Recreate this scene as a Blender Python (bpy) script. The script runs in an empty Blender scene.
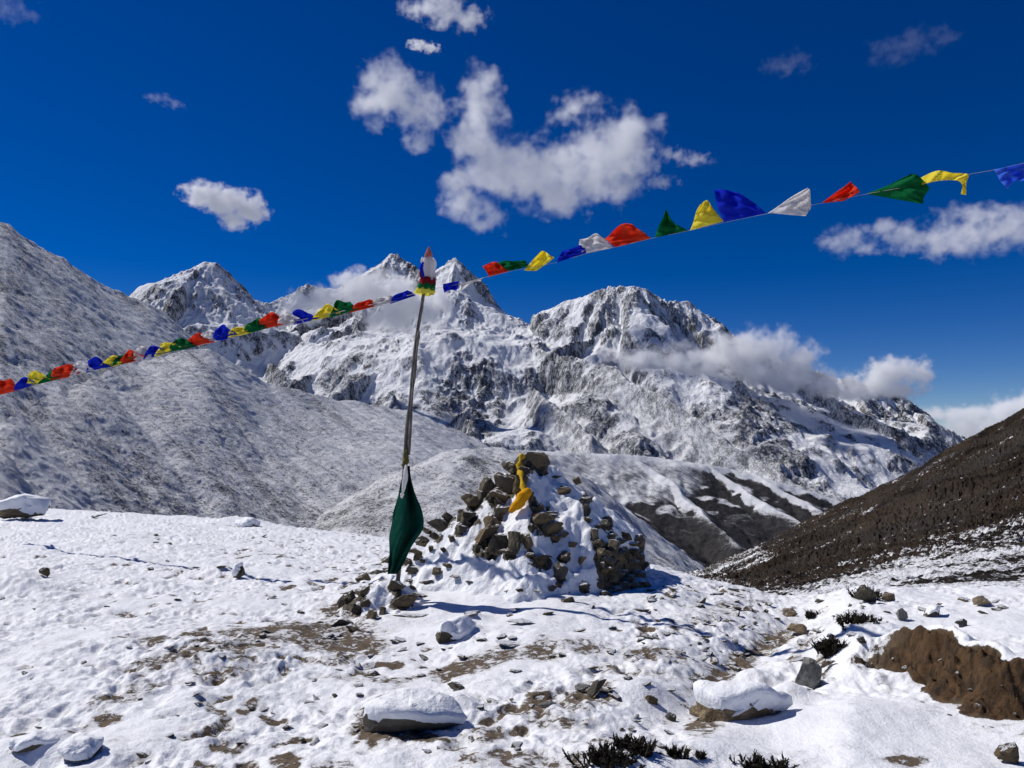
import bpy, bmesh, math, random
import numpy as np
from mathutils import Vector, Matrix, Euler
from mathutils.bvhtree import BVHTree

random.seed(7)
rng = np.random.default_rng(11)
S = bpy.context.scene
COL = S.collection

# ------------------------------------------------------------------ camera
F_PX = 770.0
PITCH = math.atan((440.0 - 384.0) / F_PX)
cam_d = bpy.data.cameras.new('camera')
cam = bpy.data.objects.new('camera', cam_d)
COL.objects.link(cam)
cam_d.sensor_width = 36.0
cam_d.lens = F_PX / 1024.0 * 36.0
cam_d.clip_start = 0.1
cam_d.clip_end = 120000.0
cam.location = (0, 0, 0)
cam.rotation_euler = (math.pi / 2 + PITCH, 0, 0)
S.camera = cam

# ------------------------------------------------------------------ sun + sky
SUN_EL = math.radians(47.0)
SUN_AZ = math.radians(158.0)          # counter-clockwise from +X: left, a little ahead of the camera
SUN_DIR = Vector((math.cos(SUN_EL) * math.cos(SUN_AZ), math.cos(SUN_EL) * math.sin(SUN_AZ), math.sin(SUN_EL)))
sun_d = bpy.data.lights.new('sun', 'SUN')
sun_d.energy = 3.6
sun_d.angle = math.radians(0.5)
sun_d.color = (1.0, 0.965, 0.92)
sun = bpy.data.objects.new('sun', sun_d)
sun.rotation_euler = SUN_DIR.to_track_quat('Z', 'Y').to_euler()
sun.location = SUN_DIR * 50
COL.objects.link(sun)

world = bpy.data.worlds.new('World')
S.world = world
world.use_nodes = True
wn, wl = world.node_tree.nodes, world.node_tree.links
wn.clear()
w_out = wn.new('ShaderNodeOutputWorld')
w_bg = wn.new('ShaderNodeBackground')
w_bg.inputs['Strength'].default_value = 0.061
sky = wn.new('ShaderNodeTexSky')
sky.sky_type = 'NISHITA'
sky.sun_disc = False
sky.sun_elevation = SUN_EL
sky.sun_rotation = math.pi / 2 - SUN_AZ
sky.altitude = 4300
sky.air_density = 1.0
sky.dust_density = 0.0
sky.ozone_density = 3.0
w_hs = wn.new('ShaderNodeHueSaturation')       # the deep blue of thin, dry air
w_hs.inputs['Saturation'].default_value = 1.43
w_hs.inputs['Hue'].default_value = 0.518
wl.new(sky.outputs[0], w_hs.inputs['Color'])
wl.new(w_hs.outputs[0], w_bg.inputs['Color'])
wl.new(w_bg.outputs[0], w_out.inputs['Surface'])

S.view_settings.view_transform = 'Standard'
S.view_settings.look = 'None'
S.view_settings.exposure = 0.24
S.view_settings.gamma = 1.0
S.view_settings.use_curve_mapping = False
S.cycles.max_bounces = 12
S.cycles.diffuse_bounces = 5
S.cycles.volume_bounces = 10
S.cycles.transparent_max_bounces = 16
S.cycles.use_denoising = True

CP, SP = math.cos(PITCH), math.sin(PITCH)


def ray(px, py):
    u = (px - 512.0) / F_PX
    v = (384.0 - py) / F_PX
    return Vector((u, CP - v * SP, SP + v * CP))


def P(px, py, y):
    """world point seen at picture position px,py at forward distance y (metres)"""
    d = ray(px, py)
    return d * (y / d.y)


def px_of(x, y, z):
    d = y * CP + z * SP
    return 512 + F_PX * x / d, 384 - F_PX * (-y * SP + z * CP) / d


# ------------------------------------------------------------------ noise helpers (numpy)
_perm = np.random.default_rng(3).permutation(4096)
_ga = np.random.default_rng(4).uniform(0, 2 * np.pi, 4096)
_gx, _gy = np.cos(_ga), np.sin(_ga)


def perlin(x, y, seed=0):
    x = np.asarray(x, float) + seed * 17.31
    y = np.asarray(y, float) - seed * 9.77
    xi, yi = np.floor(x).astype(np.int64), np.floor(y).astype(np.int64)
    xf, yf = x - xi, y - yi

    def g(ix, iy, dx, dy):
        h = _perm[(ix + _perm[iy & 4095]) & 4095]
        return _gx[h] * dx + _gy[h] * dy
    u = xf * xf * xf * (xf * (xf * 6 - 15) + 10)
    v = yf * yf * yf * (yf * (yf * 6 - 15) + 10)
    a = g(xi, yi, xf, yf)
    b = g(xi + 1, yi, xf - 1, yf)
    c = g(xi, yi + 1, xf, yf - 1)
    d = g(xi + 1, yi + 1, xf - 1, yf - 1)
    return ((a + (b - a) * u) * (1 - v) + (c + (d - c) * u) * v) * 1.5


def fbm(x, y, oct=5, seed=0, gain=0.5, lac=2.03):
    t, a = 0.0, 1.0
    for o in range(oct):
        t = t + a * perlin(x, y, seed + o * 3)
        x, y, a = x * lac, y * lac, a * gain
    return t


def ridged(x, y, oct=5, seed=0, gain=0.55, lac=2.07):
    t, a, w = 0.0, 1.0, 1.0
    for o in range(oct):
        n = (1 - np.abs(perlin(x, y, seed + o * 5))) ** 2
        t = t + a * n * w
        w = np.clip(n * 1.6, 0, 1)
        x, y, a = x * lac, y * lac, a * gain
    return t


def sstep(a, b, x):
    t = np.clip((x - a) / (b - a), 0, 1)
    return t * t * (3 - 2 * t)


def pchip(xs, ys, xq):
    """monotone cubic through (xs, ys[k,...]) along axis 0"""
    xs = np.asarray(xs, float)
    ys = np.asarray(ys, float)
    h = np.diff(xs)
    hs = h.reshape((-1,) + (1,) * (ys.ndim - 1))
    d = np.diff(ys, axis=0) / hs
    m = np.zeros_like(ys)
    m[0], m[-1] = d[0], d[-1]
    w = d[:-1] * d[1:]
    m[1:-1] = np.where(w > 0, 2 * w / np.where(np.abs(d[:-1] + d[1:]) < 1e-12, 1, d[:-1] + d[1:]), 0)
    k = np.clip(np.searchsorted(xs, xq) - 1, 0, len(xs) - 2)
    t = (xq - xs[k]) / h[k]
    t = t.reshape((-1,) + (1,) * (ys.ndim - 1))
    hk = h[k].reshape(t.shape)
    return ((2 * t**3 - 3 * t**2 + 1) * ys[k] + (t**3 - 2 * t**2 + t) * hk * m[k]
            + (-2 * t**3 + 3 * t**2) * ys[k + 1] + (t**3 - t**2) * hk * m[k + 1])


# ------------------------------------------------------------------ mesh helpers
def link_mesh(name, me, mat=None, parent=None, smooth=True):
    o = bpy.data.objects.new(name, me)
    COL.objects.link(o)
    if mat:
        me.materials.append(mat)
    if smooth:
        me.polygons.foreach_set('use_smooth', np.ones(len(me.polygons), bool))
    if parent:
        o.parent = parent
    return o


def grid_object(name, X, Y, Z, mat, attrs=None):
    """a sheet from 2-D arrays of vertex positions"""
    n, m = X.shape
    co = np.stack([X, Y, Z], -1).reshape(-1, 3).astype(np.float32)
    idx = np.arange(n * m).reshape(n, m)
    q = np.stack([idx[:-1, :-1], idx[:-1, 1:], idx[1:, 1:], idx[1:, :-1]], -1).reshape(-1, 4)
    me = bpy.data.meshes.new(name)
    me.vertices.add(len(co))
    me.vertices.foreach_set('co', co.ravel())
    me.loops.add(q.size)
    me.loops.foreach_set('vertex_index', q.ravel().astype(np.int32))
    me.polygons.add(len(q))
    me.polygons.foreach_set('loop_start', np.arange(0, q.size, 4, dtype=np.int32))
    for k, v in (attrs or {}).items():
        a = me.attributes.new(k, 'FLOAT', 'POINT')
        a.data.foreach_set('value', np.asarray(v, np.float32).ravel())
    me.update(calc_edges=True)
    me.validate()
    o = link_mesh(name, me, mat)
    return o


def structure(o):
    o['kind'] = 'structure'
    return o


def tag(o, label, cat, group=None):
    o['label'] = label
    o['category'] = cat
    if group:
        o['group'] = group
    return o


# ------------------------------------------------------------------ material helpers
class NT:
    def __init__(self, name):
        self.mat = bpy.data.materials.new(name)
        self.mat.use_nodes = True
        self.t = self.mat.node_tree
        self.t.nodes.clear()
        self.out = self.t.nodes.new('ShaderNodeOutputMaterial')

    def n(self, typ, **kw):
        nd = self.t.nodes.new(typ)
        for k, v in kw.items():
            setattr(nd, k, v)
        return nd

    def set(self, sock, v):
        if isinstance(v, bpy.types.NodeSocket):
            self.t.links.new(v, sock)
        else:
            sock.default_value = v

    def math(self, op, a, b=0.0, c=0.0, clamp=False):
        nd = self.n('ShaderNodeMath', operation=op, use_clamp=clamp)
        self.set(nd.inputs[0], a)
        self.set(nd.inputs[1], b)
        self.set(nd.inputs[2], c)
        return nd.outputs[0]

    def vmath(self, op, a, b=None):
        nd = self.n('ShaderNodeVectorMath', operation=op)
        self.set(nd.inputs[0], a)
        if b is not None:
            self.set(nd.inputs[1], b)
        return nd.outputs['Value'] if op in ('LENGTH', 'DOT_PRODUCT', 'DISTANCE') else nd.outputs[0]

    def noise(self, vec, scale, detail=4.0, rough=0.55, dist=0.0, kind='FBM'):
        nd = self.n('ShaderNodeTexNoise', noise_dimensions='3D')
        nd.noise_type = kind
        self.set(nd.inputs['Vector'], vec)
        self.set(nd.inputs['Scale'], scale)
        self.set(nd.inputs['Detail'], detail)
        self.set(nd.inputs['Roughness'], rough)
        self.set(nd.inputs['Distortion'], dist)
        return nd.outputs[0]

    def voronoi(self, vec, scale, feature='F1', out=0):
        nd = self.n('ShaderNodeTexVoronoi', feature=feature)
        self.set(nd.inputs['Vector'], vec)
        self.set(nd.inputs['Scale'], scale)
        return nd.outputs[out]

    def ramp(self, v, a, b, lo=0.0, hi=1.0, smooth=True):
        nd = self.n('ShaderNodeMapRange', clamp=True)
        nd.interpolation_type = 'SMOOTHSTEP' if smooth else 'LINEAR'
        self.set(nd.inputs['Value'], v)
        self.set(nd.inputs['From Min'], a)
        self.set(nd.inputs['From Max'], b)
        self.set(nd.inputs['To Min'], lo)
        self.set(nd.inputs['To Max'], hi)
        return nd.outputs[0]

    def mix(self, f, a, b):
        nd = self.n('ShaderNodeMix', data_type='RGBA')
        self.set(nd.inputs[0], f)
        self.set(nd.inputs[6], a if isinstance(a, bpy.types.NodeSocket) else (*a, 1.0))
        self.set(nd.inputs[7], b if isinstance(b, bpy.types.NodeSocket) else (*b, 1.0))
        return nd.outputs[2]

    def pos(self):
        return self.n('ShaderNodeNewGeometry').outputs['Position']

    def nrm_z(self):
        g = self.n('ShaderNodeNewGeometry').outputs['Normal']
        s = self.n('ShaderNodeSeparateXYZ')
        self.set(s.inputs[0], g)
        return s.outputs[2]

    def attr(self, name):
        nd = self.n('ShaderNodeAttribute', attribute_name=name)
        return nd.outputs['Fac']

    def scale(self, vec, s):
        nd = self.n('ShaderNodeMapping')
        self.set(nd.inputs['Vector'], vec)
        nd.inputs['Scale'].default_value = s
        return nd.outputs[0]

    def bump(self, h, dist, strength=1.0):
        nd = self.n('ShaderNodeBump')
        self.set(nd.inputs['Height'], h)
        self.set(nd.inputs['Distance'], dist)
        self.set(nd.inputs['Strength'], strength)
        return nd.outputs[0]

    def bsdf(self, color, rough=0.9, normal=None, spec=0.2, **kw):
        b = self.n('ShaderNodeBsdfPrincipled')
        self.set(b.inputs['Base Color'], color if isinstance(color, bpy.types.NodeSocket) else (*color, 1.0))
        self.set(b.inputs['Roughness'], rough)
        self.set(b.inputs['Specular IOR Level'], spec)
        if normal is not None:
            self.set(b.inputs['Normal'], normal)
        for k, v in kw.items():
            self.set(b.inputs[k], v)
        self.t.links.new(b.outputs[0], self.out.inputs['Surface'])
        return b


SNOW = (0.80, 0.81, 0.83)


def mat_massif():
    m = NT('alpine_rock_and_snow')
    p = m.pos()
    n1 = m.noise(m.scale(p, (1, 1, 0.45)), 0.006, 10, 0.72, 0.5)
    n2 = m.noise(m.scale(p, (1, 1, 0.22)), 0.03, 6, 0.7, 0.8)
    v = m.attr('snow')
    v = m.math('ADD', v, m.math('MULTIPLY', m.math('SUBTRACT', n1, 0.5), 2.6))
    v = m.math('ADD', v, m.math('MULTIPLY', m.math('SUBTRACT', n2, 0.5), 2.6))
    v = m.math('ADD', v, m.math('MULTIPLY', m.math('SUBTRACT', m.noise(p, 0.09, 4, 0.75), 0.5), 1.5))
    snow = m.ramp(v, 0.28, 0.80)
    rock = m.mix(m.ramp(m.noise(m.scale(p, (1, 1, 0.4)), 0.02, 7, 0.7, 0.5), 0.36, 0.64), (0.022, 0.025, 0.033), (0.085, 0.088, 0.098))  # distance haze is put into the rock colour as a blue cast
    dust = m.ramp(m.math('ADD', m.noise(m.scale(p, (1, 1, 0.3)), 0.05, 6, 0.75, 0.5), m.math('MULTIPLY', m.noise(p, 0.008, 4), 0.5)), 0.66, 0.90, 0.0, 0.8)
    snow = m.math('MAXIMUM', snow, dust)
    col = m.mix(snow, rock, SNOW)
    mild = m.attr('mild')
    sc = m.math('ADD', m.noise(p, 0.10, 5, 0.75), m.math('MULTIPLY', m.math('SUBTRACT', m.noise(m.scale(p, (1, 0.3, 0.3)), 0.03, 5, 0.7), 0.5), 0.8))
    scree = m.mix(m.ramp(sc, 0.36, 0.62), (0.09, 0.09, 0.095), (0.62, 0.63, 0.65))
    col = m.mix(m.math('MULTIPLY', mild, m.ramp(snow, 0.0, 0.6, 0.35, 0.9)), col, scree)
    h = m.math('ADD', m.noise(m.scale(p, (1, 1, 0.4)), 0.012, 9, 0.66, 0.8), m.math('MULTIPLY', m.noise(m.scale(p, (1, 1, 0.25)), 0.03, 5, 0.7, 0.5), 0.5))
    m.bsdf(col, 0.85, m.bump(h, m.ramp(mild, 0, 1, 36.0, 8.0), 0.9), spec=0.15)
    return m.mat


# ------------------------------------------------------------------ far massif
def ridge_field(X, Y, ridges, s0, s1, L, base):
    """upper envelope of ridge lines; also the along-ridge coordinate of the winner for ribs"""
    H = np.full(X.shape, -1e9)
    T = np.zeros(X.shape)
    D = np.zeros(X.shape)
    I = np.zeros(X.shape, int)
    for rid, pts in enumerate(ridges):
        run = rid * 977.0
        for a, b in zip(pts[:-1], pts[1:]):
            dx, dy = b[0] - a[0], b[1] - a[1]
            ln2 = dx * dx + dy * dy + 1e-9
            t = np.clip(((X - a[0]) * dx + (Y - a[1]) * dy) / ln2, 0, 1)
            d = np.hypot(X - a[0] - t * dx, Y - a[1] - t * dy)
            z = a[2] + (b[2] - a[2]) * t - (s1 * d + (s0 - s1) * L * (1 - np.exp(-d / L)))
            w = z > H
            H = np.where(w, z, H)
            T = np.where(w, run + t * math.sqrt(ln2), T)
            D = np.where(w, d, D)
            I = np.where(w, rid, I)
            run += math.sqrt(ln2)
    return H, T, D, I


def erode(h, dx, iters, K, m_exp=0.45, talus=1.6):
    n, w = h.shape
    N = n * w
    offs = [(-1, -1), (-1, 0), (-1, 1), (0, -1), (0, 1), (1, -1), (1, 0), (1, 1)]
    ids = np.arange(N).reshape(n, w)
    for it in range(iters):
        hp = np.pad(h, 1, mode='constant', constant_values=1e9)
        ip = np.pad(ids, 1, mode='edge')
        best = np.zeros((n, w))
        rec = ids.copy()
        dist = np.full((n, w), dx)
        for oy, ox in offs:
            dd = dx * math.hypot(oy, ox)
            nb = hp[1 + oy:1 + oy + n, 1 + ox:1 + ox + w]
            sl = (h - nb) / dd
            k = sl > best
            best = np.where(k, sl, best)
            rec = np.where(k, ip[1 + oy:1 + oy + n, 1 + ox:1 + ox + w], rec)
            dist = np.where(k, dd, dist)
        order = np.argsort(-h.ravel(), kind='stable').tolist()
        r = rec.ravel().tolist()
        A = [1.0] * N
        for i in order:
            j = r[i]
            if j != i:
                A[j] += A[i]
        k = (K * np.power(np.array(A), m_exp) / dist.ravel()).tolist()
        hh = h.ravel().tolist()
        for i in reversed(order):
            j = r[i]
            if j != i:
                f = k[i]
                hj = hh[j]
                if hj < hh[i]:
                    hh[i] = (hh[i] + f * hj) / (1 + f)
        h = np.array(hh).reshape(n, w)
        # slopes that are too steep slump a little
        for oy, ox in ((0, 1), (1, 0)):
            a = h[:n - oy, :w - ox]
            b = h[oy:, ox:]
            ex = np.abs(a - b) - talus * dx
            mv = np.where(ex > 0, np.sign(a - b) * ex * 0.25, 0)
            a = a - mv
            b = b + mv
            h2 = h.copy()
            h2[:n - oy, :w - ox] -= mv
            h2[oy:, ox:] += mv
            h = h2
    return h


def bilin(h, x0, y0, dx, X, Y):
    fx = np.clip((X - x0) / dx, 0, h.shape[1] - 1.001)
    fy = np.clip((Y - y0) / dx, 0, h.shape[0] - 1.001)
    ix, iy = fx.astype(int), fy.astype(int)
    u, v = fx - ix, fy - iy
    return (h[iy, ix] * (1 - u) + h[iy, ix + 1] * u) * (1 - v) + (h[iy + 1, ix] * (1 - u) + h[iy + 1, ix + 1] * u) * v


def blur(h, r):
    for ax in (0, 1):
        for _ in range(2):
            c = np.cumsum(np.pad(h, [(r + 1, r) if i == ax else (0, 0) for i in (0, 1)], mode='edge'), axis=ax)
            k = 2 * r + 1
            h = (np.take(c, range(k, c.shape[ax]), axis=ax) - np.take(c, range(0, c.shape[ax] - k), axis=ax)) / k
    return h


def R(*pts):
    return [tuple(P(a, b, c * 1000.0)) for a, b, c in pts]


massif_ridges = [
    R((60, 370, 11.8), (120, 338, 11.5), (152, 303, 11.3), (166, 286, 11.2), (182, 271, 11.1), (198, 261, 11), (212, 262, 11.0),
      (228, 273, 11.2), (245, 291, 11.4), (265, 304, 11.8), (285, 296, 12.2), (303, 283, 12.4), (318, 287, 12.4), (332, 287, 12.4),
      (350, 292, 12.3), (372, 268, 12.2), (396, 254, 12.2), (412, 264, 12), (427, 275, 11.6), (440, 266, 11), (453, 256, 10.8),
      (468, 269, 10.8), (485, 281, 10.8), (500, 299, 10.7), (515, 318, 10.5), (532, 313, 10), (560, 303, 9.8), (590, 293, 9.6),
      (612, 287, 9.5), (632, 285, 9.5), (648, 288, 9.5), (668, 302, 9.6), (688, 300, 9.7), (700, 312, 9.8), (718, 321, 10),
      (728, 332, 10.2), (760, 352, 10.5), (800, 366, 11), (840, 378, 11.3), (880, 388, 11.6), (905, 399, 11.8), (930, 419, 12),
      (955, 438, 12.2), (1010, 470, 12.5)),
    R((205, 262, 11), (196, 290, 10.4), (188, 320, 9.8), (212, 350, 9.0), (225, 375, 8.4)),
    R((245, 291, 11.4), (272, 325, 10.5), (262, 350, 9.6), (285, 378, 8.4)),
    R((303, 283, 12.4), (290, 318, 11.2), (305, 345, 10), (275, 380, 8.3)),
    R((396, 254, 12.2), (368, 300, 11), (350, 338, 9.6), (315, 368, 8.4), (270, 392, 7.4)),
    R((453, 256, 10.8), (440, 298, 10), (425, 332, 9.2), (385, 362, 8.3), (335, 392, 7.4)),
    R((432, 320, 9.6), (468, 358, 8.6), (452, 388, 7.8), (470, 432, 6.6)),
    R((385, 362, 8.3), (400, 392, 7.5), (395, 415, 6.8)),
    R((485, 281, 10.8), (500, 325, 9.7), (528, 345, 9.0), (560, 352, 8.4), (610, 368, 7.7), (655, 393, 7.0), (700, 424, 6.4), (750, 455, 5.9), (800, 480, 5.5), (848, 500, 5.2)),
    R((500, 330, 9.6), (520, 372, 8.3), (550, 400, 7.3), (590, 440, 6.3)),
    R((612, 287, 9.5), (602, 315, 9.1), (585, 335, 8.8), (558, 350, 8.4)),
    R((648, 288, 9.5), (660, 322, 9.0), (690, 350, 8.6), (745, 392, 8.2), (756, 430, 7.6), (780, 464, 7.0), (805, 492, 6.5)),
    R((745, 392, 8.2), (790, 440, 7.6), (830, 475, 7.0)),
    R((728, 332, 10.2), (760, 372, 9.4), (810, 405, 8.9), (845, 450, 8.2), (862, 482, 7.6)),
    R((840, 378, 11.3), (862, 400, 10.4), (885, 430, 9.5), (893, 465, 8.8)),
    R((905, 399, 11.8), (912, 425, 10.8), (925, 455, 10.0)),
    R((880, 388, 11.6), (850, 398, 10.8), (822, 402, 10.0)),
]


SMOOTH_SPURS = [8, 9]


def build_massif():
    dx = 30.0
    x0, x1, y0, y1 = -8200.0, 9000.0, 4600.0, 13400.0
    gx = np.arange(x0, x1, dx)
    gy = np.arange(y0, y1, dx)
    X, Y = np.meshgrid(gx, gy)
    wx = X + 90 * fbm(X / 900, Y / 900, 4, 1)
    wy = Y + 90 * fbm(X / 900, Y / 900, 4, 2)
    H, T, D, I = ridge_field(wx, wy, massif_ridges, 1.25, 0.55, 480.0, -500)
    mild = blur(np.isin(I, SMOOTH_SPURS) * sstep(950, 350, H), 3)        # long even slopes low down
    away = sstep(0, 380, D)
    rib = (1 - np.abs(perlin(T / 330, D / 2600, 5))) ** 2
    rib2 = (1 - np.abs(perlin(T / 120, D / 1500, 6))) ** 2
    H = H + away * (1 - 0.8 * mild) * (330 * (rib - 0.75) + 130 * (rib2 - 0.5))     # ribs running down from the ridges
    H = H + 130 * (ridged(X / 1900, Y / 1900, 4, 8) - 0.9) * away * (1 - 0.7 * mild)
    H = H + 16 * fbm(X / 200, Y / 200, 3, 21)
    H = np.maximum(H, -520 + 30 * fbm(X / 400, Y / 400, 3, 30))
    H = erode(H, dx, 1, 0.8)
    gx2 = np.arange(x0, x1, 11.0)
    gy2 = np.arange(y0, y1, 11.0)
    X2, Y2 = np.meshgrid(gx2, gy2)
    Z2 = bilin(H, x0, y0, dx, X2 + 14 * perlin(X2 / 90, Y2 / 90, 3), Y2 + 14 * perlin(X2 / 90, Y2 / 90, 4))
    gyy, gxx = np.gradient(Z2, 11.0)
    sl = np.hypot(gxx, gyy)
    mild2 = bilin(mild, x0, y0, dx, X2, Y2)
    zone = sstep(-0.25, 0.30, fbm(X2 / 620, Y2 / 620, 3, 55))      # crags here, smooth snowfields there
    st = sstep(0.3, 1.0, sl) * (1 - 0.85 * mild2) * (0.35 + 0.85 * zone)
    WX = X2 + 40 * perlin(X2 / 230, Y2 / 230, 51)
    WY = Y2 + 40 * perlin(X2 / 230, Y2 / 230, 52)
    Z2 = Z2 + st * (26 * (ridged(WX / 240, WY / 330, 4, 40, 0.6) - 0.8) + 15 * (ridged(WX / 62, WY / 130, 3, 60, 0.75) - 0.8))
    # where snow stays: gentle or hollow ground, more of it high up
    gyy, gxx = np.gradient(blur(Z2, 1), 11.0)
    sl = np.hypot(gxx, gyy)
    conv = blur(Z2, 7) - blur(Z2, 1)
    snow = 1.20 - 0.74 * sl + 0.014 * conv + 0.55 * sstep(-100, 1500, Z2)
    vx, vy = px_of(X2, Y2, Z2)
    for px, py, rx, ry, k_ in [(446, 408, 28, 18, -.7), (474, 432, 22, 11, -.7), (345, 376, 24, 8, -.4), (748, 415, 15, 34, -.6), (778, 457, 22, 14, -.6), (590, 402, 28, 20, -.45), (556, 318, 20, 14, -.5),
                               (692, 316, 9, 8, -.5), (500, 305, 18, 12, -.5), (224, 295, 18, 20, -.3), (868, 415, 8, 12, -.6), (620, 430, 26, 14, -.3),
                               (408, 350, 22, 12, .4), (822, 440, 24, 10, .5), (505, 336, 24, 12, .4), (635, 306, 18, 16, .45), (188, 285, 22, 14, .5), (452, 280, 8, 16, .5), (395, 268, 10, 8, .4), (300, 362, 24, 10, .3), (870, 450, 34, 14, .3), (350, 395, 110, 40, -.22), (690, 430, 60, 30, -.12)]:
        snow = snow + k_ * np.exp(-((vx - px) / rx) ** 2 - ((vy - py) / ry) ** 2)
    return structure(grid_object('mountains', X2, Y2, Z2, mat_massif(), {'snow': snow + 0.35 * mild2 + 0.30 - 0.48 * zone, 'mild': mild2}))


mountains = build_massif()


# ------------------------------------------------------------------ hills and valley: surfaces lofted from profiles
def loft(cols, rows, M, px_q, y_q, linear=False):
    """cols: picture columns, rows: forward distances, M[row][col]: height in metres -> X, Y, Z arrays"""
    M = np.asarray(M, float)
    A = pchip(np.asarray(cols, float), M.T, px_q).T            # rows x px
    Z = pchip(np.log(np.asarray(rows, float)), A, np.log(y_q))
    PX, Yq = np.meshgrid(px_q, y_q)
    X = (PX - 512.0) / F_PX * Yq
    return X, Yq, Z


def zrow(y, pys, k=1.0):
    """heights at distance y that are seen at picture rows pys"""
    v = (384.0 - np.asarray(pys, float)) / F_PX
    return y * (SP + v * CP) / (CP - v * SP)


def mat_hill():
    m = NT('snow_dusted_scree')
    p = m.pos()
    cx = m.n('ShaderNodeCombineXYZ')
    m.set(cx.inputs[0], m.vmath('DOT_PRODUCT', p, (0.69, 0.73, 0.0)))
    m.set(cx.inputs[1], m.vmath('DOT_PRODUCT', p, (0.073, -0.069, 0.0)))
    d = cx.outputs[0]
    st = m.math('ADD', m.math('MULTIPLY', m.noise(d, 0.07, 7, 0.72, 0.3), 0.65), m.math('MULTIPLY', m.noise(d, 0.016, 4, 0.6), 0.35))                # stripes down the fall line
    f1 = m.noise(p, 0.40, 6, 0.78)                     # boulders and tufts
    f2 = m.noise(p, 0.05, 6, 0.7)
    dv = m.n('ShaderNodeTexNoise', noise_dimensions='3D')
    m.set(dv.inputs['Vector'], p)
    dv.inputs['Scale'].default_value = 0.35
    dv.inputs['Detail'].default_value = 4
    pd = m.vmath('ADD', p, m.vmath('MULTIPLY', m.vmath('SUBTRACT', dv.outputs['Color'], (0.5, 0.5, 0.5)), (9.0, 9.0, 9.0)))
    d1 = m.ramp(m.voronoi(pd, 0.30), 0.40, 0.15)
    d2 = m.ramp(m.voronoi(pd, 0.11), 0.34, 0.12)
    veg = m.attr('veg')
    v = m.math('ADD', m.math('MULTIPLY', m.math('SUBTRACT', st, 0.5), 2.3), m.math('MULTIPLY', m.math('SUBTRACT', f1, 0.5), 2.4))
    v = m.math('ADD', v, m.math('MULTIPLY', m.math('SUBTRACT', f2, 0.5), 1.2))
    v = m.math('ADD', v, m.attr('snow'))
    v = m.math('SUBTRACT', v, m.math('MULTIPLY', d1, 0.50))
    v = m.math('SUBTRACT', v, m.math('MULTIPLY', d2, 0.35))
    v = m.math('ADD', v, 0.06)
    v = m.math('SUBTRACT', v, m.math('MULTIPLY', veg, 0.95))
    cover = m.ramp(v, -0.35, 0.45)
    scree = m.mix(m.noise(p, 0.09, 4), (0.045, 0.045, 0.048), (0.13, 0.13, 0.134))
    scree = m.mix(m.ramp(veg, 0.2, 0.8), scree, m.mix(m.ramp(m.math('ADD', m.math('MULTIPLY', f1, 0.6), m.math('MULTIPLY', f2, 0.4)), 0.36, 0.62), (0.006, 0.007, 0.010), (0.062, 0.058, 0.058)))
    col = m.mix(cover, scree, (0.70, 0.71, 0.73))
    m.bsdf(col, 0.9, m.bump(m.math('ADD', f1, m.math('MULTIPLY', f2, 2.0)), 2.2, 0.8), spec=0.1)
    return m.mat


MAT_HILL = mat_hill()


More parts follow.
